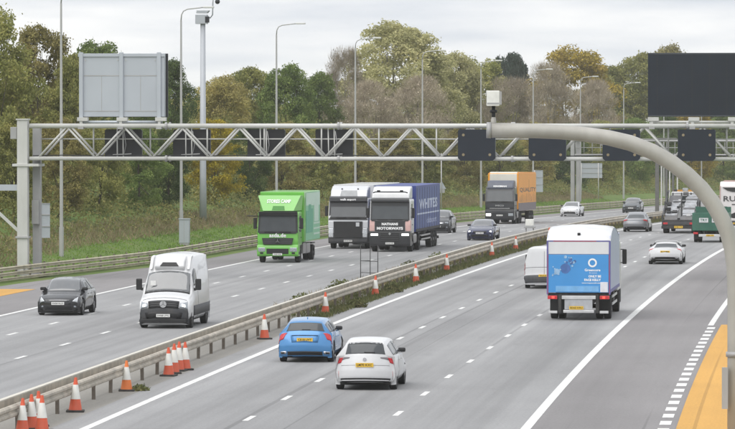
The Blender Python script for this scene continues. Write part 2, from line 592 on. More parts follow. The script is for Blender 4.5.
def lane_signal(t, front, label, w=1.86, hgt=1.56):
    o = frame_root('lane_signal', GSs, t, prof(GSs))
    tag(o, label, 'lane signal', 'lane signals hung on the gantry')
    y = -1.02 if front else .95
    bm = bmesh.new()
    c = .13
    out = [(-w / 2, c), (-w / 2 + c, 0), (w / 2 - c, 0), (w / 2, c), (w / 2, hgt - c * .5), (w / 2 - c * .5, hgt), (-w / 2 + c * .5, hgt), (-w / 2, hgt - c * .5)]
    a = [bm.verts.new((x, y, 5.93 + z)) for x, z in out]
    b = [bm.verts.new((x, y + (.24 if front else .2), 5.93 + z)) for x, z in out]
    bm.faces.new(a)
    bm.faces.new(b[::-1])
    for k in range(8): bm.faces.new((a[k], b[k], b[(k + 1) % 8], a[(k + 1) % 8]))
    bobj('housing', bm, SIGNF if front else BLACK, o)
    if front:
        for x in (-.66, .66):
            for z in (.30, 1.28):
                bm = bmesh.new()
                bm_tube(bm, [(x, y - .025, 5.93 + z), (x, y, 5.93 + z)], .07, 10)
                bobj('lantern', bm, LENS, o)
        box('bracket', -.05, .05, y + .24, -.3, 6.5, 7.3, GREYD, o)
    else:
        for x in (-.18, .12): tube('bracket', [(x, .2, 6.0), (x - .1, .75, 7.55)], .03, GREY, o, 6)
        tube('cable', [(.05, .7, 6.1), (.2, .55, 6.7), (.1, .6, 7.4)], .02, GREYD, o, 6)
        tube('bracket', [(-.5, .72, 6.2), (.45, .72, 6.25)], .028, GREY, o, 6)
sgx = [478.5, 549, 622.5, 697]
sgl = ['dark blank lane signal panel below the tip of the curved pole', 'dark blank lane signal panel directly above the orange trailer and the white saloon',
       'dark blank lane signal panel crossed by the curved pole', 'dark blank lane signal panel under the large dark message board']
p0 = road(GSs, 0)
sg = F / p0.y
for x, lb in zip(sgx, sgl):
    lane_signal((x - 367.5) / F * p0.y * 1.0 - p0.x, True, lb)
sbx = [116, 186, 262, 331]
sbl = ['black lane signal back behind the truss below the grey message sign back', 'black lane signal back behind the truss beside the camera mast',
       'black lane signal back behind the truss above the green truck', 'black lane signal back behind the truss above the silver grey cab']
for x, lb in zip(sbx, sbl):
    lane_signal((x - 367.5) / F * p0.y - p0.x, False, lb, 1.9)

def message_sign(x0, front, label):
    t = (x0 - 367.5) / F * p0.y - p0.x
    o = frame_root('message_sign', GSs, t, prof(GSs))
    tag(o, label, 'message sign')
    w, z0, z1 = 4.42, 8.12, 11.28
    if front:
        box('display_face', -w / 2, w / 2, -.55, -.10, z0, z1, SIGNF, o, .03)
        for k in range(5): box('display_seam', -w / 2 + .86 * (k + .5) + .02, -w / 2 + .86 * (k + .5) + .05, -.556, -.548, z0 + .05, z1 - .05, BLACK, o)
        for za_, zb_ in ((z0 + .012, z0 + .07), (z1 - .07, z1 - .012)): box('display_frame', -w / 2 + .03, w / 2 - .03, -.562, -.549, za_, zb_, pm('frame_grey', (.05, .055, .065), .5), o)
        for k in range(1, 6): box('display_row', -w / 2 + .06, w / 2 - .06, -.553, -.5485, z0 + .52 * k, z0 + .52 * k + .012, BLACK, o)
        tube('support_rail', [(-w / 2 + .1, -.55, z0 - .26), (w / 2 - .1, -.55, z0 - .26)], .06, GREY, o)
    else:
        box('cabinet', -w / 2 + .04, w / 2 - .04, -.30, .20, z0, z1, SIGNB, o, .02)
        box('display_face', -w / 2 + .02, w / 2 + .06, .20, .34, z0 - .02, z1 + .02, BLACK, o)
        for x in (-w / 2 + .16, 0, w / 2 - .3): box('upright', x - .10, x + .10, -.42, -.30, z0 - .30, z1 + .08, SIGNB, o, .015)
        box('top_flange', -w / 2, w / 2, -.37, -.30, z1 - .14, z1 + .02, SIGNB, o, .01)
        for xa, xb in ((-w / 2 + .3, -.12), (.14, w / 2 - .42)):
            box('seam', xa, xb, -.31, -.296, z1 - 1.12, z1 - 1.07, GREYD, o)
            box('seam', xa, xb, -.31, -.296, z0 + .26, z0 + .30, GREYD, o)
            box('seam', (xa + xb) / 2 - .012, (xa + xb) / 2 + .012, -.305, -.296, z0 + .3, z1 - 1.12, GREYD, o)
            for x in (xa + .05, xb - .1): box('lifting_eye', x, x + .05, -.33, -.30, z1 - .34, z1 - .28, GREY, o)
        tube('support_rail', [(-w / 2 + .1, -.5, z0 - .26), (w / 2 - .1, -.5, z0 - .26)], .07, SIGNB, o)
    for x in (-w / 2 + .2, .0, w / 2 - .25):
        box('clamp', x - .20, x + .34, -.66, -.30, z0 - .22, z0 - .03, GREY, o, .01)
        box('stub', x - .07, x + .07, -.62, -.45, 7.72, z0 - .2, GREY, o)
        box('chord_clamp', x - .14, x + .14, -.76, -.44, 7.5, 7.62, GREYD, o)
message_sign(118.5, False, 'pale grey back of a large message sign standing on the gantry at left')
message_sign(648 + 44.5, True, 'large blank dark message board standing on the gantry at upper right')

# ------------------------------------------------------------------ second gantry, farther on
G2 = 365.
g2 = frame_root('sign_gantry', G2, 0, prof(G2))
tag(g2, 'distant second lattice gantry seen behind the nearer one above the oncoming cars', 'gantry')
for z in (6.0, 7.55):
    for y in (-.6, .6): tube('chord', [(-19.6, y, z), (20, y, z)], .12, GREYD, g2, 6)
for k in range(44): tube('lattice_bar', [(-19.5 + k * .9, -.6, 6.0), (-19.5 + k * .9, -.6, 7.55)], .035, GREYD, g2, 4)
tube('handrail', [(-19.5, -.6, 6.8), (20, -.6, 6.8)], .04, GREYD, g2, 4)
g2z = gz(G2, -19.6) - prof(G2)
for x in (-19.9, -19.3): box('column', x - .2, x + .2, -.3, .3, g2z - .1, 7.7, GREYD, g2)
box('column', 19.6, 20.1, -.3, .3, -1.6, 7.7, GREYD, g2)

# twin posts with boards on the median, behind the transporter
mp_ = frame_root('median_post_cluster', 286, -2.15, prof(286))
tag(mp_, 'dark twin steel posts rising from the median beside the car transporter', 'post')
for x, w, hh in ((-.75, .34, 7.2), (.10, .20, 6.0), (.70, .18, 6.0)): box('post', x - w / 2, x + w / 2, -.2, .2, -.3, hh, pm('dark_post', (.12, .12, .115), .7, dirt=.3), mp_, .02)
for x in (-.35, .40, 1.1): box('pale_strip', x - .06, x + .06, -.15, .0, .4, 5.4, GREY, mp_)
box('cross_head', -1.0, 1.0, -.22, .22, 7.2, 7.4, pm('dark_post', (0, 0, 0)), mp_)

# ------------------------------------------------------------------ curved camera pole in front of everything
AS = -20.
ap = road(AS, 0)
asc = F / ap.y
def apx(px, py):                                       # image of a point of the pole's own plane, in metres
    return ((px - 367.5) / asc - ap.x, 0, H - (py - YH) / asc - prof(AS))
ar = frame_root('curved_camera_pole', AS, 0, prof(AS))
ar.rotation_euler = (0, 0, 0)
tag(ar, 'thick pale grey swan neck pole arching from the right verge over the lanes', 'pole')
AP = [(489, 130.2, 7.5), (510, 130.4, 7.4), (535, 130.9, 7.3), (560, 132, 7.3), (584, 134.2, 7.4), (608, 137.6, 7.7), (630, 142.9, 8), (652.4, 151.7, 8), (672, 163, 8), (687, 174.6, 8.1), (701, 188.2, 8.2), (712.5, 202.8, 8.2), (721.5, 218, 8.2), (728, 233, 8.2), (732.3, 249, 8.2), (734.6, 266, 8.2), (735.6, 290, 8.1), (735.8, 340, 8.1), (735.8, 448, 8.1)]
apts = [(a, b) for a, b, c in AP]
arad = [c for a, b, c in AP]
apts = apts[::-1]
arad = arad[::-1]
APOLE = pm('pole_paint', (.38, .37, .34), .5, .05, .10, 1.1, dirt=.35)
tube('arched_tube', [apx(*p) for p in apts], [r / asc for r in arad], APOLE, ar, 24, True, Vector((0, 1, 0)))
a0 = apx(489, 130.2)
tube('end_cap', [apx(491, 130.2), apx(486.5, 130.1)], [8.1 / asc, 7.9 / asc], GREYD, ar, 16)
b0 = Vector(apx(731.5, 330))
tube('joint_collar', [apx(735.8, 352), apx(735.8, 357)], 9.6 / asc, GREYD, ar, 20)
box('hatch', b0.x - .235, b0.x - .10, -.27, -.13, b0.z - 1.9, b0.z - .9, GREYD, ar)
tube('base_flange', [(apx(735.8, 440)[0], 0, .0), (apx(735.8, 440)[0], 0, .09)], .36, GREYD, ar, 20)
cb = frame_root('camera_box', AS, 0, prof(AS))
cb.rotation_euler = (0, 0, 0)
tag(cb, 'white camera box on a short stalk at the tip of the curved pole', 'camera')
c = Vector(apx(493.5, 98.5))
box('housing', c.x - .165, c.x + .14, -.22, .22, c.z - .18, c.z + .19, pm('white_box', (.74, .74, .70), .5, dirt=.2), cb, .02)
box('side_cover', c.x + .142, c.x + .19, -.2, .2, c.z - .15, c.z + .17, GREYD, cb)
box('hood_stripe', c.x - .16, c.x + .13, -.224, -.218, c.z - .14, c.z - .10, GREYD, cb)
tube('stalk', [(c.x, 0, c.z - .58), (c.x, 0, c.z - .18)], .045, BLACK, cb, 10)
tube('swivel', [(c.x, 0, c.z - .34), (c.x, 0, c.z - .27)], .09, BLACK, cb, 10)
tube('stalk_foot', [(c.x, 0, c.z - .70), (c.x, 0, c.z - .45)], [.09, .05], APOLE, cb, 10)

# ------------------------------------------------------------------ lamp columns, mast, roadside signs
LAMP = pm('lamp_steel', (.42, .42, .41), .5, .2, .08, .6, dirt=.2)
def lamp(s, t, label, lamp_h=15.0):
    z = gz(s, t)
    p = road(s, t)
    o = empty('lamp_column', (p.x, p.y, z), -head(s))
    tag(o, label, 'street lamp', 'tall lamp columns along the left verge')
    hh = prof(s) + lamp_h - z
    tube('base_sleeve', [(0, 0, -.1), (0, 0, .8), (0, 0, 1.6)], .13, LAMP, o, 10, False)
    tube('column', [(0, 0, 1.6), (0, 0, 6), (0, 0, hh - .7)], [.10, .085, .055], LAMP, o, 10, False)
    tube('arm', [(0, 0, hh - .7), (.03, 0, hh - .35), (.15, 0, hh - .12), (.4, 0, hh), (1.1, 0, hh + .08), (1.5, 0, hh + .12)], .04, LAMP, o, 6, True, Vector((0, 1, 0)))
    bm = bmesh.new()
    bm_box(bm, 1.4, 2.1, -.13, .13, hh + .06, hh + .18, .04)
    bobj('lantern', bm, pm('lantern_shell', (.6, .6, .58), .4), o)
ll = ['tall lamp column passing the left edge of the grey message sign back', 'lamp column with its arm crossing the camera mast head', 'lamp column rising behind the green truck', 'lamp column standing before the big pale tree, left of it',
      'lamp column in front of the big pale tree crown', 'lamp column just left of the dark signal panel and camera box', 'lamp column behind the white camera box', 'lamp column above the orange trailer',
      'lamp column before the yellow tree, right of the orange trailer', 'lamp column between the white saloon and the dark oncoming car', 'lamp column left of the twin median posts', 'distant lamp column under the dark message board', 'distant lamp column at the right edge behind the coach']
for k, lb in enumerate(ll): lamp(115 + 40 * k, -22.9, lb)

ms = s_of_px(203, -25)
mz = gz(ms, -25)
p = road(ms, -25)
mast = empty('camera_mast', (p.x, p.y, mz), -head(ms))
tag(mast, 'thick grey camera mast with a box head and dome camera on top', 'camera mast')
MASTM = pm('mast_paint', (.40, .42, .45), .5, .1, .06, .6)
hh = prof(ms) + 14.7 - mz
tube('column', [(0, 0, -.1), (0, 0, 3), (0, 0, hh)], [.26, .22, .17], MASTM, mast, 14)
box('cabinet_head', -.48, .32, -.3, .3, hh - .1, hh + .52, MASTM, mast, .02)
box('lens_panel', .20, .46, -.32, -.05, hh - .02, hh + .40, BLACK, mast, .02)
prism('rain_cover', [(-.42, hh + .62), (.30, hh + .62), (.46, hh + .80), (-.38, hh + .80)], -.3, .3, pm('mast_paint', (0, 0, 0)), mast)
tube('swan_neck', [(.2, 0, hh + .35), (.5, 0, hh + .3), (.66, 0, hh + .5), (.68, 0, hh + 1.3), (.70, 0, hh + 1.55), (.95, 0, hh + 1.65)], .045, MASTM, mast, 8)
bm = bmesh.new()
bmesh.ops.create_uvsphere(bm, u_segments=12, v_segments=8, radius=.17, matrix=Matrix.Translation((1.0, 0, hh + 1.4)))
bobj('dome_camera', bm, BLACK, mast, True)

def cabinet(px, t, w, hh, label, name='roadside_cabinet'):
    s = s_of_px(px, t)
    p = on_ground(s, t)
    o = empty(name, p, -head(s))
    tag(o, label, 'cabinet')
    box('body', -w / 2, w / 2, -.2, .2, .15, hh, SIGNB, o, .02)
    box('plinth', -w / 2 + .03, w / 2 - .03, -.18, .18, -.1, .15, GREYD, o)
    box('door_seam', -.01, .01, -.207, -.198, .2, hh - .05, GREYD, o)
    box('roof', -w / 2 - .03, w / 2 + .03, -.24, .24, hh, hh + .05, SIGNB, o)
cabinet(184.5, -21.3, .62, 1.6, 'grey roadside cabinet at the foot of the lamp column by the mast')

def sign_back(px, t, y0, y1, w, label, posts=1, rows=3):
    s = s_of_px(px, t)
    sc_ = scale_at(s, t)
    p = road(s, t)
    z = gz(s, t)
    o = empty('road_sign', (p.x, p.y, z), -head(s))
    tag(o, label, 'road sign')
    za, zb = H - (y1 - YH) / sc_ - z, H - (y0 - YH) / sc_ - z
    box('panel', -w / 2, w / 2, -.02, .02, za, zb, SIGNB, o)
    for k in range(rows + 1):
        zz = za + (zb - za) * k / rows
        box('stiffener', -w / 2, w / 2, -.06, -.021, max(zz - .03, za), min(zz + .03, zb), GREYD, o)
    for x in ([-w * .42] if posts == 1 else [-w * .35, w * .35]): tube('post', [(x, -.10, -.1), (x, -.10, zb)], .05, GREY, o)
sign_back(44, -21.9, 203, 238, .62, 'grey back of a narrow roadside sign beside the gantry leg')
sign_back(538.5, -22.5, 170, 192, .95, 'grey sign back just right of the orange trailer')
sign_back(590, -23.5, 163, 178, 2.9, 'wide grey sign back beneath the gantry, above the white saloon', 2)
# small warning sign seen from behind
s = s_of_px(441.5, -21.5)
p = on_ground(s, -21.5)
o = empty('warning_sign', p, -head(s))
tag(o, 'small triangular warning sign seen from behind on a slim post by the barrier', 'road sign')
zt = 2.4
mobj('plate', [(-.42, -.03, zt), (.42, -.03, zt), (0, -.03, zt + .75), (-.42, .0, zt), (.42, .0, zt), (0, .0, zt + .75)], [(0, 1, 2), (5, 4, 3), (0, 3, 4, 1), (1, 4, 5, 2), (2, 5, 3, 0)], SIGNB, o)
box('backing_box', -.3, .3, -.1, -.031, zt - .35, zt - .02, GREYD, o)
tube('post', [(0, -.14, -.1), (0, -.14, 5.6)], .05, LAMP, o)

# wire frame on the median
s, t = 88.5, -3.05
wf = empty('wire_sign_frame', road(s, t), -head(s))
tag(wf, 'empty black wire sign frame standing on the median behind the crash barrier', 'sign frame')
WIRE = pm('black_wire', (.03, .03, .03), .6)
for x, y, hgt in ((-.46, .4, 1.95), (.46, -.4, 1.95), (-.05, .9, 1.9)): tube('upright', [(x, y, -.05), (x, y, hgt)], .02, WIRE, wf, 6)
for z in (.62, 1.18): tube('cross_bar', [(-.46, .4, z), (.46, -.4, z)], .016, WIRE, wf, 6)
tube('cross_bar', [(-.46, .4, 1.18), (-.05, .9, 1.18)], .014, WIRE, wf, 6)
for x, y in ((-.46, .4), (.46, -.4)): tube('foot', [(x - .2, y - .1, .02), (x + .2, y + .1, .02)], .02, WIRE, wf, 6)
# white box on the median
s = 179
wb = empty('median_box', road(s, -3.1), -head(s))
tag(wb, 'small white equipment box on a stand on the median beyond the cones', 'box')
box('box', -.28, .28, -.2, .2, .95, 1.4, pm('white_box', (0, 0, 0)), wb, .03)
box('shelf', -.38, .38, -.24, .24, .80, .9, GREYD, wb)
for x in (-.25, .25): box('leg', x - .03, x + .03, -.1, .1, -.05, .8, GREYD, wb)

# ================================================================== VEGETATION
rng = np.random.default_rng(11)
def leaf_mat(name, cols, transl=.38, rough=.75):
    m = bpy.data.materials.new(name)
    m.use_nodes = True
    n, l = m.node_tree.nodes, m.node_tree.links
    b = n['Principled BSDF']
    b.inputs['Roughness'].default_value = rough
    b.inputs['Specular IOR Level'].default_value = .2
    at = n.new('ShaderNodeAttribute')
    at.attribute_name = 'leaf'
    oi = n.new('ShaderNodeObjectInfo')
    t = n.new('ShaderNodeTexCoord')
    q = n.new('ShaderNodeTexNoise')
    q.inputs['Scale'].default_value = .55
    q.inputs['Detail'].default_value = 3
    l.new(t.outputs['Object'], q.inputs['Vector'])
    a = n.new('ShaderNodeMath')
    a.operation = 'MULTIPLY_ADD'
    a.inputs[1].default_value = .34
    l.new(at.outputs['Fac'], a.inputs[0])
    sub = n.new('ShaderNodeMath')
    sub.operation = 'MULTIPLY_ADD'
    sub.inputs[1].default_value = 1.1
    sub.inputs[2].default_value = -.28
    l.new(q.outputs['Fac'], sub.inputs[0])
    l.new(sub.outputs[0], a.inputs[2])
    r = n.new('ShaderNodeValToRGB')
    e = r.color_ramp.elements
    while len(e) < len(cols): e.new(.5)
    for i, c in enumerate(cols):
        e[i].position = .08 + .84 * i / (len(cols) - 1)
        e[i].color = (*c, 1)
    l.new(a.outputs[0], r.inputs[0])
    hs = n.new('ShaderNodeHueSaturation')
    mr = n.new('ShaderNodeMapRange')
    mr.inputs[3].default_value = .8
    mr.inputs[4].default_value = 1.2
    l.new(oi.outputs['Random'], mr.inputs[0])
    l.new(mr.outputs[0], hs.inputs['Value'])
    l.new(r.outputs[0], hs.inputs['Color'])
    l.new(hs.outputs[0], b.inputs['Base Color'])
    tr = n.new('ShaderNodeBsdfTranslucent')
    l.new(hs.outputs[0], tr.inputs[0])
    ms_ = n.new('ShaderNodeMixShader')
    ms_.inputs[0].default_value = transl
    l.new(b.outputs[0], ms_.inputs[1])
    l.new(tr.outputs[0], ms_.inputs[2])
    l.new(ms_.outputs[0], n['Material Output'].inputs[0])
    return m
def quads_mesh(name, C, A, B, mat, val=None):
    """n leaf faces: centres C, half axes A and B (n,3)"""
    n = len(C)
    V = np.stack([C - A - B * .4, C + A * .2 - B, C + A + B * .4, C - A * .2 + B], 1).reshape(-1, 3).astype('f')
    me = bpy.data.meshes.new(name)
    me.vertices.add(4 * n)
    me.vertices.foreach_set('co', V.ravel())
    me.loops.add(4 * n)
    me.loops.foreach_set('vertex_index', np.arange(4 * n, dtype='i'))
    me.polygons.add(n)
    me.polygons.foreach_set('loop_start', np.arange(0, 4 * n, 4, dtype='i'))
    me.polygons.foreach_set('loop_total', np.full(n, 4, 'i'))
    at = me.attributes.new('leaf', 'FLOAT', 'FACE')
    at.data.foreach_set('value', (rng.random(n) if val is None else val).astype('f'))
    me.materials.append(mat)
    me.update(calc_edges=True)
    return me
def unit(n):
    v = rng.normal(size=(n, 3))
    return v / np.linalg.norm(v, axis=1, keepdims=True)
def leaves(C, size, up=.3, long=1.0, out=None):
    n = len(C)
    N = unit(n) + np.array([0, 0, up])
    if out is not None: N += out
    N /= np.linalg.norm(N, axis=1, keepdims=True)
    A = np.cross(N, unit(n))
    A /= np.linalg.norm(A, axis=1, keepdims=True)
    B = np.cross(N, A)
    s = size * (.6 + .8 * rng.random((n, 1)))
    return A * s * long, B * s * .62
def crown_points(shape, n, w, h, z0):
    """leaf positions grouped in uneven clumps; returns points and outward directions"""
    pts, outs = [], []
    if shape == 'round':   prof_ = lambda u: math.sqrt(max(.06, 1 - (2 * u - .9) ** 2 / 1.3))
    elif shape == 'broad': prof_ = lambda u: (min(1, .35 + u / .3) ** .6) * math.sqrt(max(.05, 1 - max(0, u - .35) ** 2 / .46))
    elif shape == 'cone':  prof_ = lambda u: max(.06, 1 - u) ** .8 * min(1, .5 + u * 4)
    else:                  prof_ = lambda u: max(.22, math.sin(math.pi * min(1, u * .80 + .20)) ** .6)
    lobes = 150 if shape != 'cone' else 90
    L = []
    for i in range(lobes):
        u = rng.random() ** .85
        a = rng.random() * 2 * math.pi
        rad = prof_(u) * w / 2 * (.25 + .75 * rng.random() ** .45) * (.80 + .34 * rng.random())
        L.append((rad * math.cos(a), rad * math.sin(a), z0 + u * (h - z0) * .94, w * (.055 + .075 * rng.random()) * (1 if shape != 'cone' else .7)))
    L = np.array(L)
    wgt = L[:, 3] ** 2
    idx = rng.choice(len(L), n, p=wgt / wgt.sum())
    d = unit(n)
    d[:, 2] = np.where(rng.random(n) < .45, np.abs(d[:, 2]), d[:, 2])
    r = (.35 + .65 * rng.random(n) ** .45)[:, None] * (1 + .25 * rng.normal(size=(n, 1)) * (rng.random((n, 1)) < .3))
    P = L[idx, :3] + d * r * L[idx, 3:4] * np.array([1.15, 1.15, .9])
    return P, d, L
def trunk_mesh(name, w, h, z0, L, mat, limbs=9):
    bm = bmesh.new()
    r0 = .035 * h ** .9 * .5
    lean = [(0, 0, -.4), (rng.normal() * .1, rng.normal() * .1, z0 * .5), (rng.normal() * .25, rng.normal() * .25, z0), (rng.normal() * .4, rng.normal() * .4, h * .55), (rng.normal() * .5, rng.normal() * .5, h * .85)]
    bm_tube(bm, lean, [r0 * 1.35, r0, r0 * .85, r0 * .5, r0 * .15], 7)
    for k in range(limbs):
        e = L[rng.integers(len(L))]
        f = .25 + .5 * rng.random()
        st = Vector((0, 0, z0 * .8 + (h * .6 - z0 * .8) * f * .7))
        mid = (st + Vector(e[:3])) / 2 + Vector((rng.normal() * .3, rng.normal() * .3, -.2))
        bm_tube(bm, [st, mid, Vector(e[:3])], [r0 * .42, r0 * .26, r0 * .08], 5)
    bmesh.ops.recalc_face_normals(bm, faces=bm.faces)
    me = bpy.data.meshes.new(name)
    bm.to_mesh(me)
    bm.free()
    me.materials.append(mat)
    return me
BARK = pm('bark', (.085, .072, .055), .9, 0, .3, 6, bump=.5)
BARKP = pm('bark_pale', (.16, .145, .12), .9, 0, .25, 6, bump=.5)
LM = {
    'olive': leaf_mat('leaf_olive', [(0.090, 0.107, 0.031), (0.233, 0.244, 0.077), (0.377, 0.360, 0.121), (0.496, 0.438, 0.163)]),
    'brown': leaf_mat('leaf_brown_olive', [(0.119, 0.104, 0.037), (0.277, 0.245, 0.090), (0.443, 0.383, 0.146), (0.588, 0.460, 0.158)]),
    'green': leaf_mat('leaf_green', [(0.056, 0.090, 0.025), (0.142, 0.202, 0.055), (0.240, 0.304, 0.090), (0.338, 0.374, 0.118)]),
    'dark': leaf_mat('leaf_dark', [(0.040, 0.070, 0.021), (0.086, 0.131, 0.043), (0.148, 0.199, 0.070), (0.212, 0.264, 0.094)]),
    'yellow': leaf_mat('leaf_yellow', [(0.106, 0.097, 0.012), (0.285, 0.233, 0.023), (0.496, 0.391, 0.036), (0.601, 0.470, 0.062)], .35),
    'ochre': leaf_mat('leaf_ochre', [(0.125, 0.112, 0.023), (0.320, 0.250, 0.046), (0.524, 0.389, 0.066), (0.686, 0.479, 0.087)], .3),
    'pale': leaf_mat('leaf_pale', [(0.209, 0.202, 0.095), (0.389, 0.376, 0.179), (0.584, 0.545, 0.285), (0.779, 0.718, 0.421)], .35),
    'twig': leaf_mat('twig_brown', [(0.155, 0.128, 0.093), (0.272, 0.227, 0.172), (0.400, 0.344, 0.258), (0.518, 0.444, 0.342)], .0),
    'fir': leaf_mat('leaf_fir', [(0.017, 0.031, 0.024), (0.035, 0.058, 0.044), (0.058, 0.084, 0.065), (0.079, 0.101, 0.079)], .1),
    'scrub': leaf_mat('leaf_scrub', [(0.080, 0.094, 0.029), (0.211, 0.221, 0.075), (0.346, 0.318, 0.119), (0.492, 0.415, 0.175)]),
    'dry': leaf_mat('dry_grass', [(0.127, 0.108, 0.057), (0.240, 0.196, 0.108), (0.341, 0.278, 0.164), (0.418, 0.341, 0.202)], .2),
    'weedy': leaf_mat('median_weeds', [(0.051, 0.062, 0.023), (0.107, 0.124, 0.043), (0.169, 0.164, 0.068), (0.237, 0.198, 0.102)], .25),
    'grass': leaf_mat('grass_blade', [(0.057, 0.103, 0.014), (0.129, 0.222, 0.030), (0.186, 0.297, 0.041), (0.271, 0.311, 0.073)], .3),
}
PROTO = {}
def proto(kind, var):
    key = (kind, var)
    if key in PROTO: return PROTO[key]
    w, h = 8.0, 12.0
    shape = {'fir': 'broad', 'pale': 'round', 'low': 'broad'}.get(kind, ['broad', 'round', 'tall'][var % 3])
    z0 = {'pale': 1.6, 'fir': .8}.get(kind, .7)
    nleaf = 46000 if kind == 'pale' else 32000
    P, d, L = crown_points(shape, nleaf, w, h, z0)
    if kind == 'twig':
        nt = 22000
        P, d, L = crown_points(shape, nt, w, h, z0)
        dirn = d + np.array([0, 0, .8]) + .5 * unit(nt)
        dirn /= np.linalg.norm(dirn, axis=1, keepdims=True)
        ln = (.22 + .45 * rng.random((nt, 1)))
        A = dirn * ln
        B = np.cross(dirn, unit(nt)) * .013
        k = 3500                                          # and the last leaves
        A2, B2 = leaves(P[:k], .085)
        A[:k], B[:k] = A2, B2
        crown = quads_mesh('crown', P, A, B, LM['twig'])
    elif kind == 'fir':
        A, B = leaves(P, .12, .4, 1.8, d * .6)
        crown = quads_mesh('crown', P, A, B, LM['fir'])
    else:
        A, B = leaves(P, {'pale': .085}.get(kind, .098), .3, 1.25, d * .8)
        nt = 1400                                         # twigs poking out past the leaves
        T = P[-nt:]
        dirn = d[-nt:] + np.array([0, 0, .6])
        dirn /= np.linalg.norm(dirn, axis=1, keepdims=True)
        A[-nt:] = dirn * .34
        B[-nt:] = np.cross(dirn, unit(nt)) * .010
        crown = quads_mesh('crown', P, A, B, LM[kind])
    tr = trunk_mesh('trunk', w, h, z0, L, BARKP if kind in ('twig', 'pale') else BARK, 22 if kind in ('twig', 'pale') else 9)
    PROTO[key] = (crown, tr)
    return PROTO[key]
def tree(px, top, wpx, t, kind, var, label, name='tree', group='trees along the left verge'):
    s = s_of_px(px, t)
    sc_ = scale_at(s, t)
    z = gz(s, t)
    p = road(s, t)
    hgt = H - (top - YH) / sc_ - z
    o = empty(name, (p.x, p.y, z), rng.random() * 6.28)
    k = wpx / sc_ / 8.0
    o.scale = (k, k, hgt / 12.0)
    tag(o, label, 'tree', group)
    cr_, tr_ = proto(kind, var)
    link(bpy.data.objects.new('trunk', tr_), o)
    link(bpy.data.objects.new('crown', cr_), o)
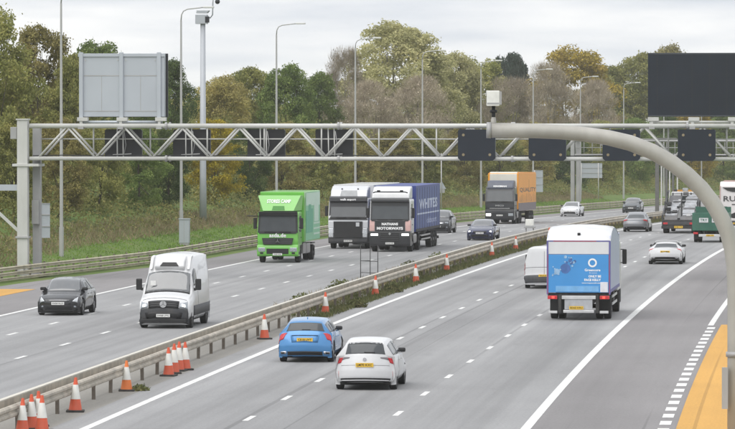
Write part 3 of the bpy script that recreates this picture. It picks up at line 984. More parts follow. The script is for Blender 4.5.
T = [
 (-12, 8, 96, -34, 'olive', 0, 'tall olive tree filling the far left edge above the gantry leg'),
 (38, 24, 82, -36, 'brown', 1, 'grey brown leafy tree just left of the grey message sign back'),
 (74, 50, 62, -33, 'olive', 2, 'olive tree partly hidden by the left edge of the message sign back'),
 (98, 41, 78, -44, 'green', 0, 'green tree whose crown shows just above the grey message sign back'),
 (140, 58, 66, -36, 'green', 1, 'green tree behind the right half of the grey message sign back'),
 (172, 60, 54, -38, 'dark', 2, 'dark green tree between the message sign back and the camera mast'),
 (222, 75, 66, -36, 'brown', 0, 'brownish olive tree right of the camera mast'),
 (251, 66, 60, -42, 'olive', 1, 'olive tree with ragged top behind the lamp column above the green truck'),
 (286, 64, 62, -38, 'green', 0, 'green tree above the green truck, right of the lamp column'),
 (318, 69, 56, -42, 'green', 2, 'mid green tree above the silver grey cab, left of the pale tree'),
 (345, 46, 46, -46, 'twig', 0, 'thin half bare tree at the left shoulder of the big pale tree'),
 (394, 21, 112, -44, 'pale', 0, 'big rounded pale grey green tree, tallest in the middle'),
 (372, 80, 70, -36, 'twig', 1, 'brown bare tree below the left half of the big pale tree'),
 (420, 74, 74, -36, 'twig', 2, 'brown bare tree below the right half of the big pale tree'),
 (450, 52, 66, -44, 'pale', 1, 'small yellowish green tree at the right shoulder of the big pale tree'),
 (480, 58, 76, -42, 'olive', 0, 'olive tree between the big pale tree and the dark firs'),
 (500, 57, 26, -56, 'fir', 0, 'dark fir, left one of the pair above the white camera box'),
 (515, 51, 32, -56, 'fir', 1, 'dark fir, right one of the pair above the white camera box'),
 (512, 76, 66, -36, 'twig', 0, 'grey brown bare tree behind the white camera box'),
 (548, 62, 54, -40, 'twig', 1, 'grey bare tree left of the yellow ochre tree'),
 (570, 46, 92, -46, 'ochre', 0, 'yellow ochre tree standing out on the skyline right of centre'),
 (596, 78, 56, -38, 'twig', 2, 'grey brown bare tree below and right of the yellow ochre tree'),
 (612, 63, 66, -48, 'olive', 2, 'olive tree between the yellow ochre tree and the dark message board'),
 (640, 52, 70, -44, 'olive', 1, 'olive tree just left of the dark message board'),
 (668, 44, 60, -50, 'brown', 0, 'brown tree whose twigs rise above the left end of the message board'),
 (694, 58, 54, -44, 'olive', 0, 'olive tree behind the dark message board'),
 (722, 58, 60, -44, 'green', 2, 'green tree behind the right end of the message board'),
 (752, 52, 62, -44, 'olive', 1, 'olive tree cut by the right edge of the picture'),
 # lower row in front
 (14, 112, 60, -27.5, 'olive', 2, 'low olive tree behind the gantry leg'),
 (60, 118, 56, -27.5, 'brown', 0, 'low brown tree behind the tall lamp column at left'),
 (100, 122, 56, -27.5, 'olive', 1, 'low olive tree under the gantry truss left of the yellow tree'),
 (138, 124, 56, -27.5, 'green', 0, 'low green tree under the truss, between the lamp column and the yellow tree'),
 (168, 128, 42, -27.5, 'dark', 1, 'low dark green tree just left of the yellow tree'),
 (213, 118, 58, -27.5, 'yellow', 0, 'bright yellow autumn tree under the gantry behind the camera mast'),
 (250, 124, 46, -27.5, 'dark', 0, 'low dark tree between the yellow tree and the green truck'),
 (284, 122, 54, -27.5, 'brown', 2, 'low brown tree directly behind the green truck roof'),
 (322, 128, 50, -27.5, 'olive', 0, 'low olive tree behind the silver grey cab'),
 (356, 132, 48, -27.5, 'brown', 1, 'low brown tree between the silver grey cab and the blue trailer'),
 (392, 130, 50, -27.5, 'brown', 0, 'low brown tree behind the roof of the blue trailer'),
 (428, 126, 48, -27.5, 'olive', 2, 'low olive tree above the dark pickup'),
 (464, 124, 50, -27.5, 'brown', 2, 'low brown tree above the navy saloon'),
 (500, 122, 48, -27.5, 'olive', 1, 'low olive tree behind the orange trailer and its black cab'),
 (536, 122, 46, -27.5, 'brown', 0, 'low brown tree right of the orange trailer'),
 (570, 124, 44, -27.5, 'dark', 2, 'low dark tree above the white oncoming saloon'),
 (602, 120, 44, -27.5, 'olive', 0, 'low olive tree behind the wide grey sign back'),
 (634, 118, 44, -27.5, 'green', 1, 'low green tree above the dark oncoming car'),
 (664, 112, 46, -27.5, 'dark', 0, 'low dark green tree behind the twin median posts'),
 (692, 104, 46, -27.5, 'ochre', 1, 'low ochre tree below the dark message board'),
 (704, 140, 20, -29, 'yellow', 1, 'small yellow green bush left of the coach'),
 (724, 112, 46, -27.5, 'green', 0, 'low green tree behind the coach'),
 (756, 108, 46, -27.5, 'olive', 2, 'low olive tree beyond the coach at the right edge'),
]
for a in T: tree(*a)

def row_cloud(n, s0, s1, tfun, hfun, size, mat, name, label, cat, up=.3, long=1.2, mode='bush'):
    sI = s0 + (s1 - s0) * rng.random(n)
    tI, zI = tfun(n, sI), None
    P = np.empty((n, 3))
    hI = hfun(n, sI, tI)
    for i in range(n):
        p = road(sI[i], tI[i])
        P[i] = (p.x, p.y, gz(sI[i], tI[i]) + hI[i])
    if mode == 'bush':
        A, B = leaves(P, size, up, long)
    else:                                                  # upright blades
        ln = size * (.5 + rng.random((n, 1)))
        dv = np.array([0, 0, 1]) + .45 * rng.normal(size=(n, 3))
        dv /= np.linalg.norm(dv, axis=1, keepdims=True)
        A = dv * ln
        B = np.cross(dv, unit(n)) * .022
        P[:, 2] += ln[:, 0] * .6
    o = link(bpy.data.objects.new(name, quads_mesh(name, P, A, B, mat)))
    return tag(o, label, cat, kind='stuff')
def bumpy(s, seed, base, amp):
    return base + amp * (np.sin(s * .31 + seed) * .5 + np.sin(s * .13 + seed * 2) * .6 + np.sin(s * .83 + seed * 3) * .35)
row_cloud(95000, 95, 800, lambda n, s: -28.5 - 9 * rng.random(n) ** 1.2, lambda n, s, t: np.clip(bumpy(s, 1, 4.0, 1.2), 1.5, 8) * rng.random(n) ** .8, .12, LM['scrub'], 'undergrowth', 'olive and brown undergrowth filling the wood behind the verge', 'undergrowth')
row_cloud(100000, 90, 1000, lambda n, s: -50 - 10 * rng.random(n), lambda n, s, t: np.clip(bumpy(s, 4, 7.0, 1.0), 3, 10) * rng.random(n) ** .7, .26, LM['olive'], 'far_wood', 'dense olive wood reading as one mass behind the trees', 'wood')
row_cloud(52000, 95, 620, lambda n, s: -24.4 - 4.4 * rng.random(n), lambda n, s, t: np.clip(bumpy(s, 7, 1.0, .8) * np.clip((-24.0 - t) / 1.8, .15, 1), .1, 3.2) * rng.random(n), .075, LM['scrub'], 'bramble_scrub', 'low brown bramble scrub along the top of the grass bank', 'scrub')
row_cloud(26000, 95, 420, lambda n, s: -23.2 - 3.0 * rng.random(n), lambda n, s, t: 0 * s, .22, LM['dry'], 'dry_grass', 'tall dry straw coloured grass on the upper bank', 'grass', mode='blade')
row_cloud(52000, 95, 420, lambda n, s: -18.9 + np.array([sh(v) for v in s]) - 5.2 * rng.random(n) ** .9, lambda n, s, t: 0 * s, .06, LM['grass'], 'verge_grass', 'green grass blades on the bank behind the left barrier', 'grass', mode='blade')
# weeds and grass on the median, thick from the wire frame on, sparse nearer
def med_t(n, s): return -.95 - 2.7 * rng.random(n) ** .9
row_cloud(26000, 52, 300, lambda n, s: np.where(rng.random(n) < .62, -.75 - .75 * rng.random(n), -1.6 - 1.3 * rng.random(n)), lambda n, s, t: 0 * s, .12, LM['weedy'], 'median_grass', 'patchy grass and weeds growing under the median barrier', 'grass', mode='blade')
row_cloud(9000, 55, 300, lambda n, s: -2.2 - 1.3 * rng.random(n), lambda n, s, t: 0 * s, .26, LM['dry'], 'median_dry_grass', 'dry brown stalks standing behind the median crash barrier', 'grass', mode='blade')
def weed(s, t, r, hgt, n, label):
    C = np.empty((n, 3))
    u = unit(n) * (rng.random((n, 1)) ** .5)
    p = road(s, t)
    C[:, 0] = u[:, 0] * r
    C[:, 1] = u[:, 1] * r * 1.8
    C[:, 2] = np.abs(u[:, 2]) * hgt
    A, B = leaves(C, .05, .5, 1.7)
    o = link(bpy.data.objects.new('weed', quads_mesh('weed', C, A, B, LM['scrub' if rng.random() < .4 else 'weedy'])))
    o.location = p
    o.rotation_euler = (0, 0, -head(s))
    tag(o, label, 'weed', 'weeds on the median', 'stuff')
weed(2.6, -.95, .26, .16, 160, 'flat green weed at the foot of the second single cone')
weed(60, -2.7, .7, .75, 700, 'brown bushy weed behind the barrier near the blue hatchback')
weed(74, -2.7, .8, .85, 800, 'bushy weed behind the barrier left of the wire frame')
weed(80, -1.0, .5, .5, 500, 'green weed in front of the barrier by the wire frame cone')
weed(63, -.8, .45, .42, 420, 'green weed in front of the barrier beyond the blue hatchback')
weed(104, -2.7, .7, .8, 600, 'bushy weed behind the barrier beyond the wire frame')
weed(118, -2.7, .7, .8, 600, 'far bushy weed behind the barrier left of the white van')

# ================================================================== VEHICLES
GLASS = pm('vehicle_glass', (.075, .082, .088), .10, 0, .12, 1.2, spec=.45)  # grey in the base colour stands in for reflected surroundings
WS = pm('windscreen_glass', (.12, .125, .13), .06, 0, .10, .9, spec=.9, coat=1.0)  # paler base helps imitate the sky reflected in raked screens
TYRE = pm('tyre_rubber', (.018, .018, .019), .85, 0, .15, 8)
RIM = pm('alloy_rim', (.38, .38, .39), .35, .6, .08, 6, dirt=.3)
RIMD = pm('steel_rim_dark', (.10, .10, .105), .5, .4, .15, 6)
TRIM = pm('black_trim', (.010, .010, .0115), .55, 0, .2, 6)
PLASTIC = pm('grey_plastic', (.048, .050, .055), .6, 0, .12, 5, dirt=.25)
CHASSIS = pm('chassis_steel', (.028, .028, .030), .7, .1, .2, 4, dirt=.4)
CHROME = pm('bright_chrome', (.7, .7, .72), .2, .9, .05, 5)
HLAMP = pm('headlamp_lens', (.36, .39, .42), .15, .3, .25, 14, coat=.3)
HLIT = pm('headlamp_lit', (1, .98, .92), .2, emit=1.1)
TLAMP = pm('tail_lens', (.50, .022, .03), .2, 0, .2, 9, coat=.6)
TLIT = pm('tail_lamp_lit', (.9, .06, .04), .25, emit=.7)
PLATEY = pm('plate_yellow', (.74, .47, .04), .5, 0, .05, 9)
PLATEW = pm('plate_white', (.74, .74, .72), .5, 0, .05, 9)
INK = pm('plate_ink', (.012, .012, .012), .6)
WHITEINK = pm('white_lettering', (.80, .80, .80), .5)
WPAINT = pm('white_paint', (.64, .645, .655), .32, 0, .04, 1.2, coat=.35, dirt=.16)
ARCH = pm('wheel_well', (.008, .008, .008), .95)

_wheel_cache = {}
def wheel(parent, x, y, r, w, rim=RIM, truck=False):
    """y is the outer face of the tyre, on the side given by its sign"""
    sgn = 1 if y > 0 else -1
    key = (round(r, 3), round(w, 3), sgn, rim.name, truck)
    if key not in _wheel_cache:
        n = 28
        bm = bmesh.new()
        rr = r * (.62 if not truck else .60)
        pr = [(rr, -w), (r * .93, -w), (r, -w * .85), (r, -w * .12), (r * .955, -.0), (rr + .02, .0), (rr, -.02)]
        ring = [[bm.verts.new((a * math.cos(2 * math.pi * k / n), b * sgn, a * math.sin(2 * math.pi * k / n))) for a, b in pr] for k in range(n)]
        m = len(pr)
        for k in range(n):
            for j in range(m):
                bm.faces.new((ring[k][j], ring[k][(j + 1) % m], ring[(k + 1) % n][(j + 1) % m], ring[(k + 1) % n][j]))
        bmesh.ops.recalc_face_normals(bm, faces=bm.faces)
        tm = bpy.data.meshes.new('tyre')
        bm.to_mesh(tm); bm.free()
        tm.materials.append(TYRE)
        bm = bmesh.new()
        if truck:
            bm_tube(bm, [(0, -.10 * sgn, 0), (0, -.12 * sgn, 0)], rr, 24)
            bm_tube(bm, [(0, -.12 * sgn, 0), (0, -.02 * sgn, 0)], [rr * .5, rr * .34], 16)
            for k in range(10):
                a = 2 * math.pi * k / 10
                c = Vector((rr * .62 * math.cos(a), -.10 * sgn, rr * .62 * math.sin(a)))
                bm_tube(bm, [c, c + Vector((0, .035 * sgn, 0))], .022, 6)
        else:
            bm_tube(bm, [(0, -.07 * sgn, 0), (0, -.09 * sgn, 0)], rr * .98, 24)
            bm_tube(bm, [(0, -.07 * sgn, 0), (0, -.008 * sgn, 0)], [rr * .30, rr * .22], 14)
            for k in range(5):
                a = 2 * math.pi * k / 5
                for da in (-.13, .13):
                    bm_bar(bm, (rr * .2 * math.cos(a), -.02 * sgn, rr * .2 * math.sin(a)), (rr * .97 * math.cos(a + da), -.025 * sgn, rr * .97 * math.sin(a + da)), rr * .13, .03)
        bmesh.ops.recalc_face_normals(bm, faces=bm.faces)
        rm = bpy.data.meshes.new('rim')
        bm.to_mesh(rm); bm.free()
        rm.materials.append(rim)
        _wheel_cache[key] = (tm, rm)
    tm, rm = _wheel_cache[key]
    o = bpy.data.objects.new('wheel', tm)
    o.location = (x, y, r)
    link(o, parent)
    link(bpy.data.objects.new('rim', rm), o)
    return o

def vehicle(name, s, t, label, cat, oncoming=False, yaw=0.):
    """local x forward, y left, z up; origin on the road under the face nearest the camera"""
    p = road(s, t, .004)
    slope = (prof(s + 3) - prof(s - 3)) / 6
    az = math.pi / 2 - head(s) + (math.pi if oncoming else 0) + yaw
    return tag(empty(name, p, az, slope if oncoming else -slope), label, cat)

class Shell:
    """a body surface: rows along the silhouette from the front bumper over the roof to the rear bumper"""
    FR = [0, .3, .58, .8, .93, 1.0]
    def __init__(self, ctrl, W, belt, low=.2, sub=5, crown=.035, rear_x=None, tuck=.07, mid=.55):
        self.sub = sub
        C = np.array(ctrl, float)                      # x, z, edge half width, edge dx
        n = len(C)
        rows = []
        for i in range(n - 1):
            a, b, c, d = C[max(i - 1, 0)], C[i], C[i + 1], C[min(i + 2, n - 1)]
            for k in range(sub):
                u = k / sub
                m0, m1 = (c - a) * .5 * .62, (d - b) * .5 * .62
                h00, h10, h01, h11 = 2*u**3-3*u**2+1, u**3-2*u**2+u, -2*u**3+3*u**2, u**3-u**2
                rows.append(h00*b + h10*m0 + h01*c + h11*m1)
        rows.append(C[-1])
        R = np.array(rows)
        self.n = len(R)
        L = C[:, 0].max()
        G = np.zeros((len(R), 11, 3))
        for j, (x, z, ye, dx) in enumerate(R):
            for i, f in enumerate(self.FR):
                G[j, i] = (x + dx * f ** 3, ye * f, z - crown * f * f - (.02 if i == 5 else 0) - (.006 if i == 4 else 0))
            xe = x + dx
            q = xe / L
            hw = W / 2 * (1 - .10 * max(0, q - .86) / .14 - .05 * max(0, .10 - q) / .10)
            zb = belt(xe)
            ze = G[j, 5, 2]
            z6 = min(zb, ze - .012)
            w6 = hw - tuck * .35 if ze > zb + .02 else max(ye + (hw - tuck * .35 - ye) * .6, ye)
            G[j, 6] = (xe, w6, z6)
            z7 = min(mid, z6 - .012)
            G[j, 7] = (xe, max(hw, ye), z7)
            z8 = min(low + .14, z7 - .012)
            G[j, 8] = (xe, hw - .015, z8)
            G[j, 9] = (xe, hw - .10, min(low, z8 - .012))
            G[j, 10] = (xe, 0, min(low, z8 - .012))
        self.G = G
        self.W, self.L = W, L
    def pt(self, u, v):
        """u in control-point units, v across in ring units; negative v = right hand side mirrored"""
        sgn = 1 if v >= 0 else -1
        v = abs(v)
        u = min(max(u * self.sub, 0), self.n - 1.001)
        v = min(v, 9.999)
        j, i = int(u), int(v)
        a, b = u - j, v - i
        G = self.G
        p = G[j, i] * (1 - a) * (1 - b) + G[j + 1, i] * a * (1 - b) + G[j, i + 1] * (1 - a) * b + G[j + 1, i + 1] * a * b
        return Vector((p[0], p[1] * sgn, p[2]))
    def body(self, mat, parent, arches=(), name='body'):
        G = self.G
        n, m = G.shape[:2]
        bm = bmesh.new()
        V = []
        for j in range(n):
            row = [bm.verts.new(G[j, i]) for i in range(m)]
            mir = [row[0]] + [bm.verts.new(G[j, i] * (1, -1, 1)) for i in range(1, m - 1)] + [row[m - 1]]
            V.append(row + mir[-2:0:-1])
        k = len(V[0])
        for j in range(n - 1):
            for i in range(k):
                bm.faces.new((V[j][i], V[j][(i + 1) % k], V[j + 1][(i + 1) % k], V[j + 1][i]))
        bm.faces.new(V[0]); bm.faces.new(V[-1][::-1])
        o = bobj(name, bm, mat, parent, True)
        if arches:
            cut = bmesh.new()
            for x, r in arches:
                for s_ in (-1, 1):
                    bm_tube(cut, [(x, s_ * (self.W / 2 - .30), r[1]), (x, s_ * (self.W / 2 + .25), r[1])], r[0], 24)
            bmesh.ops.recalc_face_normals(cut, faces=cut.faces)
            cm = bpy.data.meshes.new('cut')
            cut.to_mesh(cm); cut.free()
            co = link(bpy.data.objects.new('cut', cm))
            tmp = link(bpy.data.objects.new('tmp', o.data))
            mod = tmp.modifiers.new('b', 'BOOLEAN')
            mod.object = co
            mod.operation = 'DIFFERENCE'
            mod.solver = 'EXACT'
            cm.materials.append(ARCH)
            mod.material_mode = 'TRANSFER'
            dg = bpy.context.evaluated_depsgraph_get()
            me = bpy.data.meshes.new_from_object(tmp.evaluated_get(dg))
            if len(me.polygons) > 200: o.data = me
            bpy.data.objects.remove(tmp)
            bpy.data.objects.remove(co)
        return o
    def patch(self, name, corners, mat, parent, off=.006, nu=8, nv=6, smooth=True, thick=.03):
        """a panel bent over the body; corners = four (u, v)"""
        (a, b, c, d) = [Vector(q) for q in corners]
        P = []
        for i in range(nu + 1):
            for j in range(nv + 1):
                x, y = i / nu, j / nv
                q = (a * (1 - y) + b * y) * (1 - x) + (d * (1 - y) + c * y) * x
                e = .02
                p = self.pt(q.x, q.y)
                du = self.pt(q.x + e, q.y) - self.pt(q.x - e, q.y)
                dv = self.pt(q.x, q.y + e) - self.pt(q.x, q.y - e)
                N = du.cross(dv)
                if N.length < 1e-9: N = Vector((0, 0, 1))
                N.normalize()
                cen = Vector((self.L / 2, 0, .5))
                if N.dot(p - cen) < 0: N = -N
                P.append((p + N * off, p - N * thick))
        vs = [p for p, _ in P] + [q for _, q in P]
        k = len(P)
        fs = []
        w = nv + 1
        for i in range(nu):
            for j in range(nv):
                f = (i * w + j, i * w + j + 1, (i + 1) * w + j + 1, (i + 1) * w + j)
                fs.append(f)
        rim = [j for j in range(w)] + [i * w + nv for i in range(1, nu + 1)] + [nu * w + j for j in range(nv - 1, -1, -1)] + [i * w for i in range(nu - 1, 0, -1)]
        for q, r in zip(rim, rim[1:] + rim[:1]): fs.append((q, r, r + k, q + k))
        bm = bmesh.new()
        bv = [bm.verts.new(v) for v in vs]
        for f in fs:
            try: bm.faces.new([bv[i] for i in f])
            except ValueError: pass
        return bobj(name, bm, mat, parent, smooth)

def plate(parent, x, z, face, body, w=.52, h=.115, tilt=0., y=0.):
    m = PLATEY if face == 'rear' else PLATEW
    d = -1 if face == 'rear' else 1
    o = box('number_plate', x - .012, x + .012, y - w / 2, y + w / 2, z - h / 2, z + h / 2, m, parent)
    text(body, h * .82, (x + d * .0145, y, z - .003), face, INK, o, wide=w * .86, bold=.002)
    return o

HATCH = lambda L, H_, k=0: [
    (L - .06, .20, .70, -.28), (L - .01, .42, .74, -.26), (L - .02, .58, .76, -.26), (L - .12, .70, .76, -.20), (L - .55, .84, .74, -.05),
    (L - 1.12, .95, .72, -.16), (L - 1.70, 1.29 * H_ / 1.435, .62, -.10), (L - 2.02, H_ - .045, .59, -.06), (L - 2.75, H_, .575, 0), (.80, H_ - .035, .565, .02),
    (.32, H_ - .115, .545, .09), (.15, 1.04, .665, .16), (.10, .95, .775, .20), (.045, .79, .85, .21), (.0, .58, .865, .21), (.01, .40, .86, .2), (.07, .25, .81, .2)]
SALOON = lambda L, H_, k=0: [
    (L - .06, .20, .72, -.28), (L - .01, .42, .76, -.26), (L - .02, .58, .78, -.26), (L - .14, .70, .78, -.20), (L - .65, .84, .76, -.05),
    (L - 1.38, .95, .73, -.16), (L - 1.95, 1.28 * H_ / 1.44, .62, -.10), (L - 2.30, H_ - .04, .62, -.06), (L - 2.9, H_, .61, 0), (1.55, H_ - .06, .60, .02),
    (1.15, H_ - .17, .58, .04), (.55, 1.03, .69, .06), (.10, .98, .79, .18), (.05, .83, .845, .2), (.0, .60, .86, .2), (.015, .42, .85, .2), (.10, .30, .80, .2)]

def car(name, s, t, label, ctrl, W, H_, paint, oncoming, wr=.325, belt0=.93, wheels=None, tail=None, plate_txt='', rim=RIM, rwin=True, details=None, yaw=0., lit=False, roof=None, hatch=True, low=.23):
    root = vehicle(name, s, t, label, 'car' if 'suv' not in name and 'pickup' not in name else 'car', oncoming, yaw)
    L = max(c[0] for c in ctrl)
    if oncoming:                                            # the front face is the near one
        off = -L
    else: off = 0
    if off: ctrl = [(c[0] + off, *c[1:]) for c in ctrl]
    belt = lambda x: belt0 - .02 * ((x - off) / L)
    # Shell works with x in 0..L; shift afterwards
    S = Shell([(c[0] - off, *c[1:]) for c in ctrl], W, belt, low)
    xf, xr = wheels or (L - .86, .76)
    objs = []
    o = S.body(paint, root, [(xf, (wr + .055, wr + .01)), (xr, (wr + .055, wr + .01))])
    objs.append(o)
    P = lambda nm, c, m, par=None, **k: objs.append(S.patch(nm, c, m, par or root, **k)) or objs[-1]
    P('windscreen', [(5.12, -4.35), (5.12, 4.35), (6.95, 4.3), (6.95, -4.3)], WS, nu=10, nv=12)
    for sg in (1, -1):
        P('side_window', [(5.75, sg * 5.82), (7.0, sg * 5.16), (8.25, sg * 5.14), (8.3, sg * 5.9)], GLASS, nu=8, nv=4)
        P('side_window', [(8.42, sg * 5.9), (8.38, sg * 5.14), (9.6, sg * 5.2), (10.2 if hatch else 10.0, sg * 5.85)], GLASS, nu=8, nv=4)
        P('door_seam', [(8.31, sg * 6.02), (8.31, sg * 8.4), (8.35, sg * 8.4), (8.35, sg * 6.02)], TRIM, off=.003, nu=1, nv=6, thick=.01)
        m = box('mirror', L - 1.60, L - 1.42, *sorted((sg * (W / 2 - .17), sg * (W / 2 + .06))), belt0 + .02, belt0 + .15, TRIM, root, .045)
        objs.append(m)
        for hx in (.50, .66):
            objs.append(box('door_handle', L * hx - 1.05 + .3, L * hx - .88 + .3, *sorted((sg * (W / 2 - .005), sg * (W / 2 + .02))), belt0 - .14, belt0 - .11, paint, root, .008))
        for x in (xf, xr):
            w_ = wheel(root, x, sg * (W / 2 - .012), wr, .205, rim)
            objs.append(w_)
    if rwin: P('rear_window', [(10.12, -4.1), (10.12, 4.1), (11.0, 4.1), (11.0, -4.1)], GLASS, nu=8, nv=12)
    objs.append(box('underbody_shade', .25, L - .25, -W / 2 + .16, W / 2 - .16, .15, low + .012, ARCH, root))  # near-black underside, added to deepen the contact shadow
    for x0_, x1_ in ((.0, 1.5),): objs.append(box('rear_valance', .22, .4, -W / 2 + .3, W / 2 - .3, .17, .34, ARCH, root))
    if details: details(S, P, root, objs, L, W)
    for o in objs:
        o.location.x += off
    return root

def front_basic(lamp=HLAMP, grille=TRIM, plate_txt='AB12 CDE', badge=False, fog=True, hl=((2.35, 2.9), (2.15, 5.0), (3.35, 5.2), (2.9, 3.3)), gr=(1.75, 2.5, 2.6), low=True, bar_m=None):
    def f(S, P, root, objs, L, W):
        for sg in (1, -1):
            P('headlight', [(u, sg * v) for u, v in hl], lamp, off=.012, nu=5, nv=6)
            if fog: P('fog_lamp', [(.75, sg * 3.4), (.75, sg * 4.4), (1.05, sg * 4.4), (1.05, sg * 3.4)], HLAMP, off=.012, nu=2, nv=3)
        g_ = P('grille', [(gr[0], -gr[2]), (gr[0], gr[2]), (gr[1], gr[2] * 1.05), (gr[1], -gr[2] * 1.05)], grille, off=.010, nu=4, nv=8)
        if bar_m: P('grille_bar', [((gr[0] + gr[1]) / 2 - .06, -gr[2]), ((gr[0] + gr[1]) / 2 - .06, gr[2]), ((gr[0] + gr[1]) / 2 + .06, gr[2]), ((gr[0] + gr[1]) / 2 + .06, -gr[2])], bar_m, off=.02, nu=1, nv=8)
        if low: P('lower_intake', [(.35, -2.9), (.35, 2.9), (.95, 2.6), (.95, -2.6)], TRIM, off=.010, nu=4, nv=8)
        objs.append(plate(root, L + .015, .50, 'front', plate_txt))
    return f

def black_hatch_rear(S, P, root, objs, L, W): pass

# --- white hatchback, nearest
def corolla(S, P, root, objs, L, W):
    for sg in (1, -1):
        P('tail_light', [(12.0, sg * 4.0), (11.8, sg * 5.7), (12.95, sg * 6.2), (12.9, sg * 4.3)], TLAMP, off=.012, nu=5, nv=6)
        P('light_bar', [(12.0, sg * 2.3), (11.85, sg * 3.9), (12.5, sg * 4.2), (12.25, sg * 2.3)], pm('smoked_lens', (.17, .16, .17), .2, coat=.5), off=.013, nu=3, nv=5)
        P('reflector', [(14.0, sg * 4.9), (14.0, sg * 5.1), (14.8, sg * 5.1), (14.8, sg * 4.9)], TLAMP, off=.010, nu=2, nv=1)
    P('rear_wiper', [(10.82, -1.6), (10.82, 0.1), (10.92, 0.1), (10.92, -1.6)], TRIM, off=.02, nu=1, nv=4)
    P('lower_diffuser', [(15.25, -4.0), (15.25, 4.0), (15.95, 3.6), (15.95, -3.6)], TRIM, off=.022, nu=4, nv=20)
    for sg in (1, -1): P('corner_vent', [(14.4, sg * 4.95), (14.4, sg * 5.15), (15.3, sg * 5.1), (15.3, sg * 4.9)], TRIM, off=.011, nu=2, nv=1)
    P('diffuser_strip', [(15.50, -3.7), (15.50, 3.7), (15.62, 3.7), (15.62, -3.7)], WPAINT, off=.034, nu=1, nv=20)
    P('tailgate_seam', [(13.35, -3.9), (13.35, 3.9), (13.39, 3.9), (13.39, -3.9)], pm('panel_gap', (.22, .22, .22), .6), off=.006, nu=1, nv=20)
    P('spoiler_shade', [(9.95, -3.7), (9.95, 3.7), (10.18, 3.8), (10.18, -3.8)], TRIM, off=.006, nu=1, nv=8)  # black strip painted as the shade under the roof spoiler
    bm = bmesh.new()
    bm_tube(bm, [(.075, 0, .905), (.03, 0, .905)], .055, 14)
    objs.append(bobj('badge', bm, CHROME, root))
    objs.append(plate(root, .0, .745, 'rear', 'LM70 KXC'))
    objs.append(box('antenna', .72, .86, -.015, .015, 1.39, 1.44, WPAINT, root, .01))
TALL = HATCH(4.37, 1.50)
TALL[9:] = [(.78, 1.47, .565, .02), (.26, 1.395, .545, .12), (.10, 1.075, .62, .22), (.07, .98, .69, .30), (.035, .82, .755, .34), (.0, .60, .79, .36), (.01, .41, .79, .36), (.07, .25, .76, .34)]
car('white_hatchback', 3.2, 5.57, 'white hatchback with a yellow rear plate, nearest car in the middle lane', TALL, 1.79, 1.50, WPAINT, False, details=corolla, belt0=.97)

# --- blue hatchback
BLUE = pm('sky_blue_paint', (.062, .235, .50), .26, .25, .04, 1.5, coat=.8, dirt=.05)
def aclass(S, P, root, objs, L, W):
    for sg in (1, -1):
        P('tail_light', [(11.75, sg * 2.9), (11.45, sg * 5.6), (13.4, sg * 6.6), (13.1, sg * 3.3)], TLAMP, off=.014, nu=5, nv=6)
        P('exhaust_trim', [(15.15, sg * 2.6), (15.1, sg * 4.3), (15.55, sg * 4.2), (15.6, sg * 2.7)], CHROME, off=.016, nu=2, nv=4)
        P('exhaust_mouth', [(15.22, sg * 2.9), (15.2, sg * 4.0), (15.48, sg * 3.95), (15.5, sg * 3.0)], TRIM, off=.022, nu=2, nv=4)
        P('side_vent', [(13.9, sg * 5.0), (13.9, sg * 5.3), (14.9, sg * 5.2), (14.9, sg * 5.0)], TRIM, off=.01, nu=2, nv=1)
    P('rear_wiper', [(10.84, -.9), (10.84, 0.5), (10.93, 0.5), (10.93, -.9)], TRIM, off=.02, nu=1, nv=4)
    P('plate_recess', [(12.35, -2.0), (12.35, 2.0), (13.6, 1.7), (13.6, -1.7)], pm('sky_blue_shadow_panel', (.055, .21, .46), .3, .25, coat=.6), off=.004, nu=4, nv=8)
    P('recess_lip', [(12.40, -1.8), (12.40, 1.8), (12.48, 1.8), (12.48, -1.8)], TRIM, off=.016, nu=1, nv=6)
    P('lower_diffuser', [(15.2, -2.4), (15.2, 2.4), (15.98, 2.6), (15.98, -2.6)], TRIM, off=.008, nu=3, nv=8)
    objs.append(plate(root, .035, .745, 'rear', 'CE18 UVT'))
    objs.append(box('antenna', .86, 1.0, -.015, .015, 1.40, 1.45, BLUE, root, .01))
car('blue_hatchback', 18.4, 2.15, 'bright blue hatchback with a yellow rear plate beside the median barrier', HATCH(4.29, 1.435), 1.78, 1.435, BLUE, False, details=aclass)

# --- black hatchback, oncoming
BLK = pm('black_paint', (.014, .0145, .017), .26, .1, .05, 1.5, coat=.7, dirt=.12)
car('black_hatchback', 53.2, -11.9, 'black hatchback coming towards the camera in the left lane', HATCH(4.34, 1.50), 1.84, 1.50, BLK, True, details=front_basic(plate_txt='FX58 KLD', bar_m=CHROME, gr=(2.2, 2.6, 2.0), lamp=pm('clear_lens', (.58, .60, .62), .15, .2, .15, 12, coat=.5), hl=((2.2, 2.7), (1.95, 5.0), (3.75, 5.2), (3.1, 3.5))), belt0=.96)
# --- dark pickup-like 4x4 behind the blue trailer
DGREY = pm('dark_grey_paint', (.045, .046, .050), .3, .4, .06, 1.5, coat=.6, dirt=.12)
def SUV(L, H_):
    k = H_ / 1.435
    return [(x, z * k if z > .25 else z, y * 1.03, d) for x, z, y, d in HATCH(L, 1.435)]
car('dark_crossover', 200.8, -12.0, 'dark grey crossover half hidden behind the blue trailer', SUV(4.5, 1.68), 1.86, 1.68, DGREY, True, wr=.36, belt0=1.10, low=.24, details=front_basic(plate_txt='KP62 NDR', grille=CHROME, gr=(2.2, 2.75, 1.9), hl=((2.6, 2.4), (2.4, 4.8), (3.2, 5.0), (3.0, 2.8))))
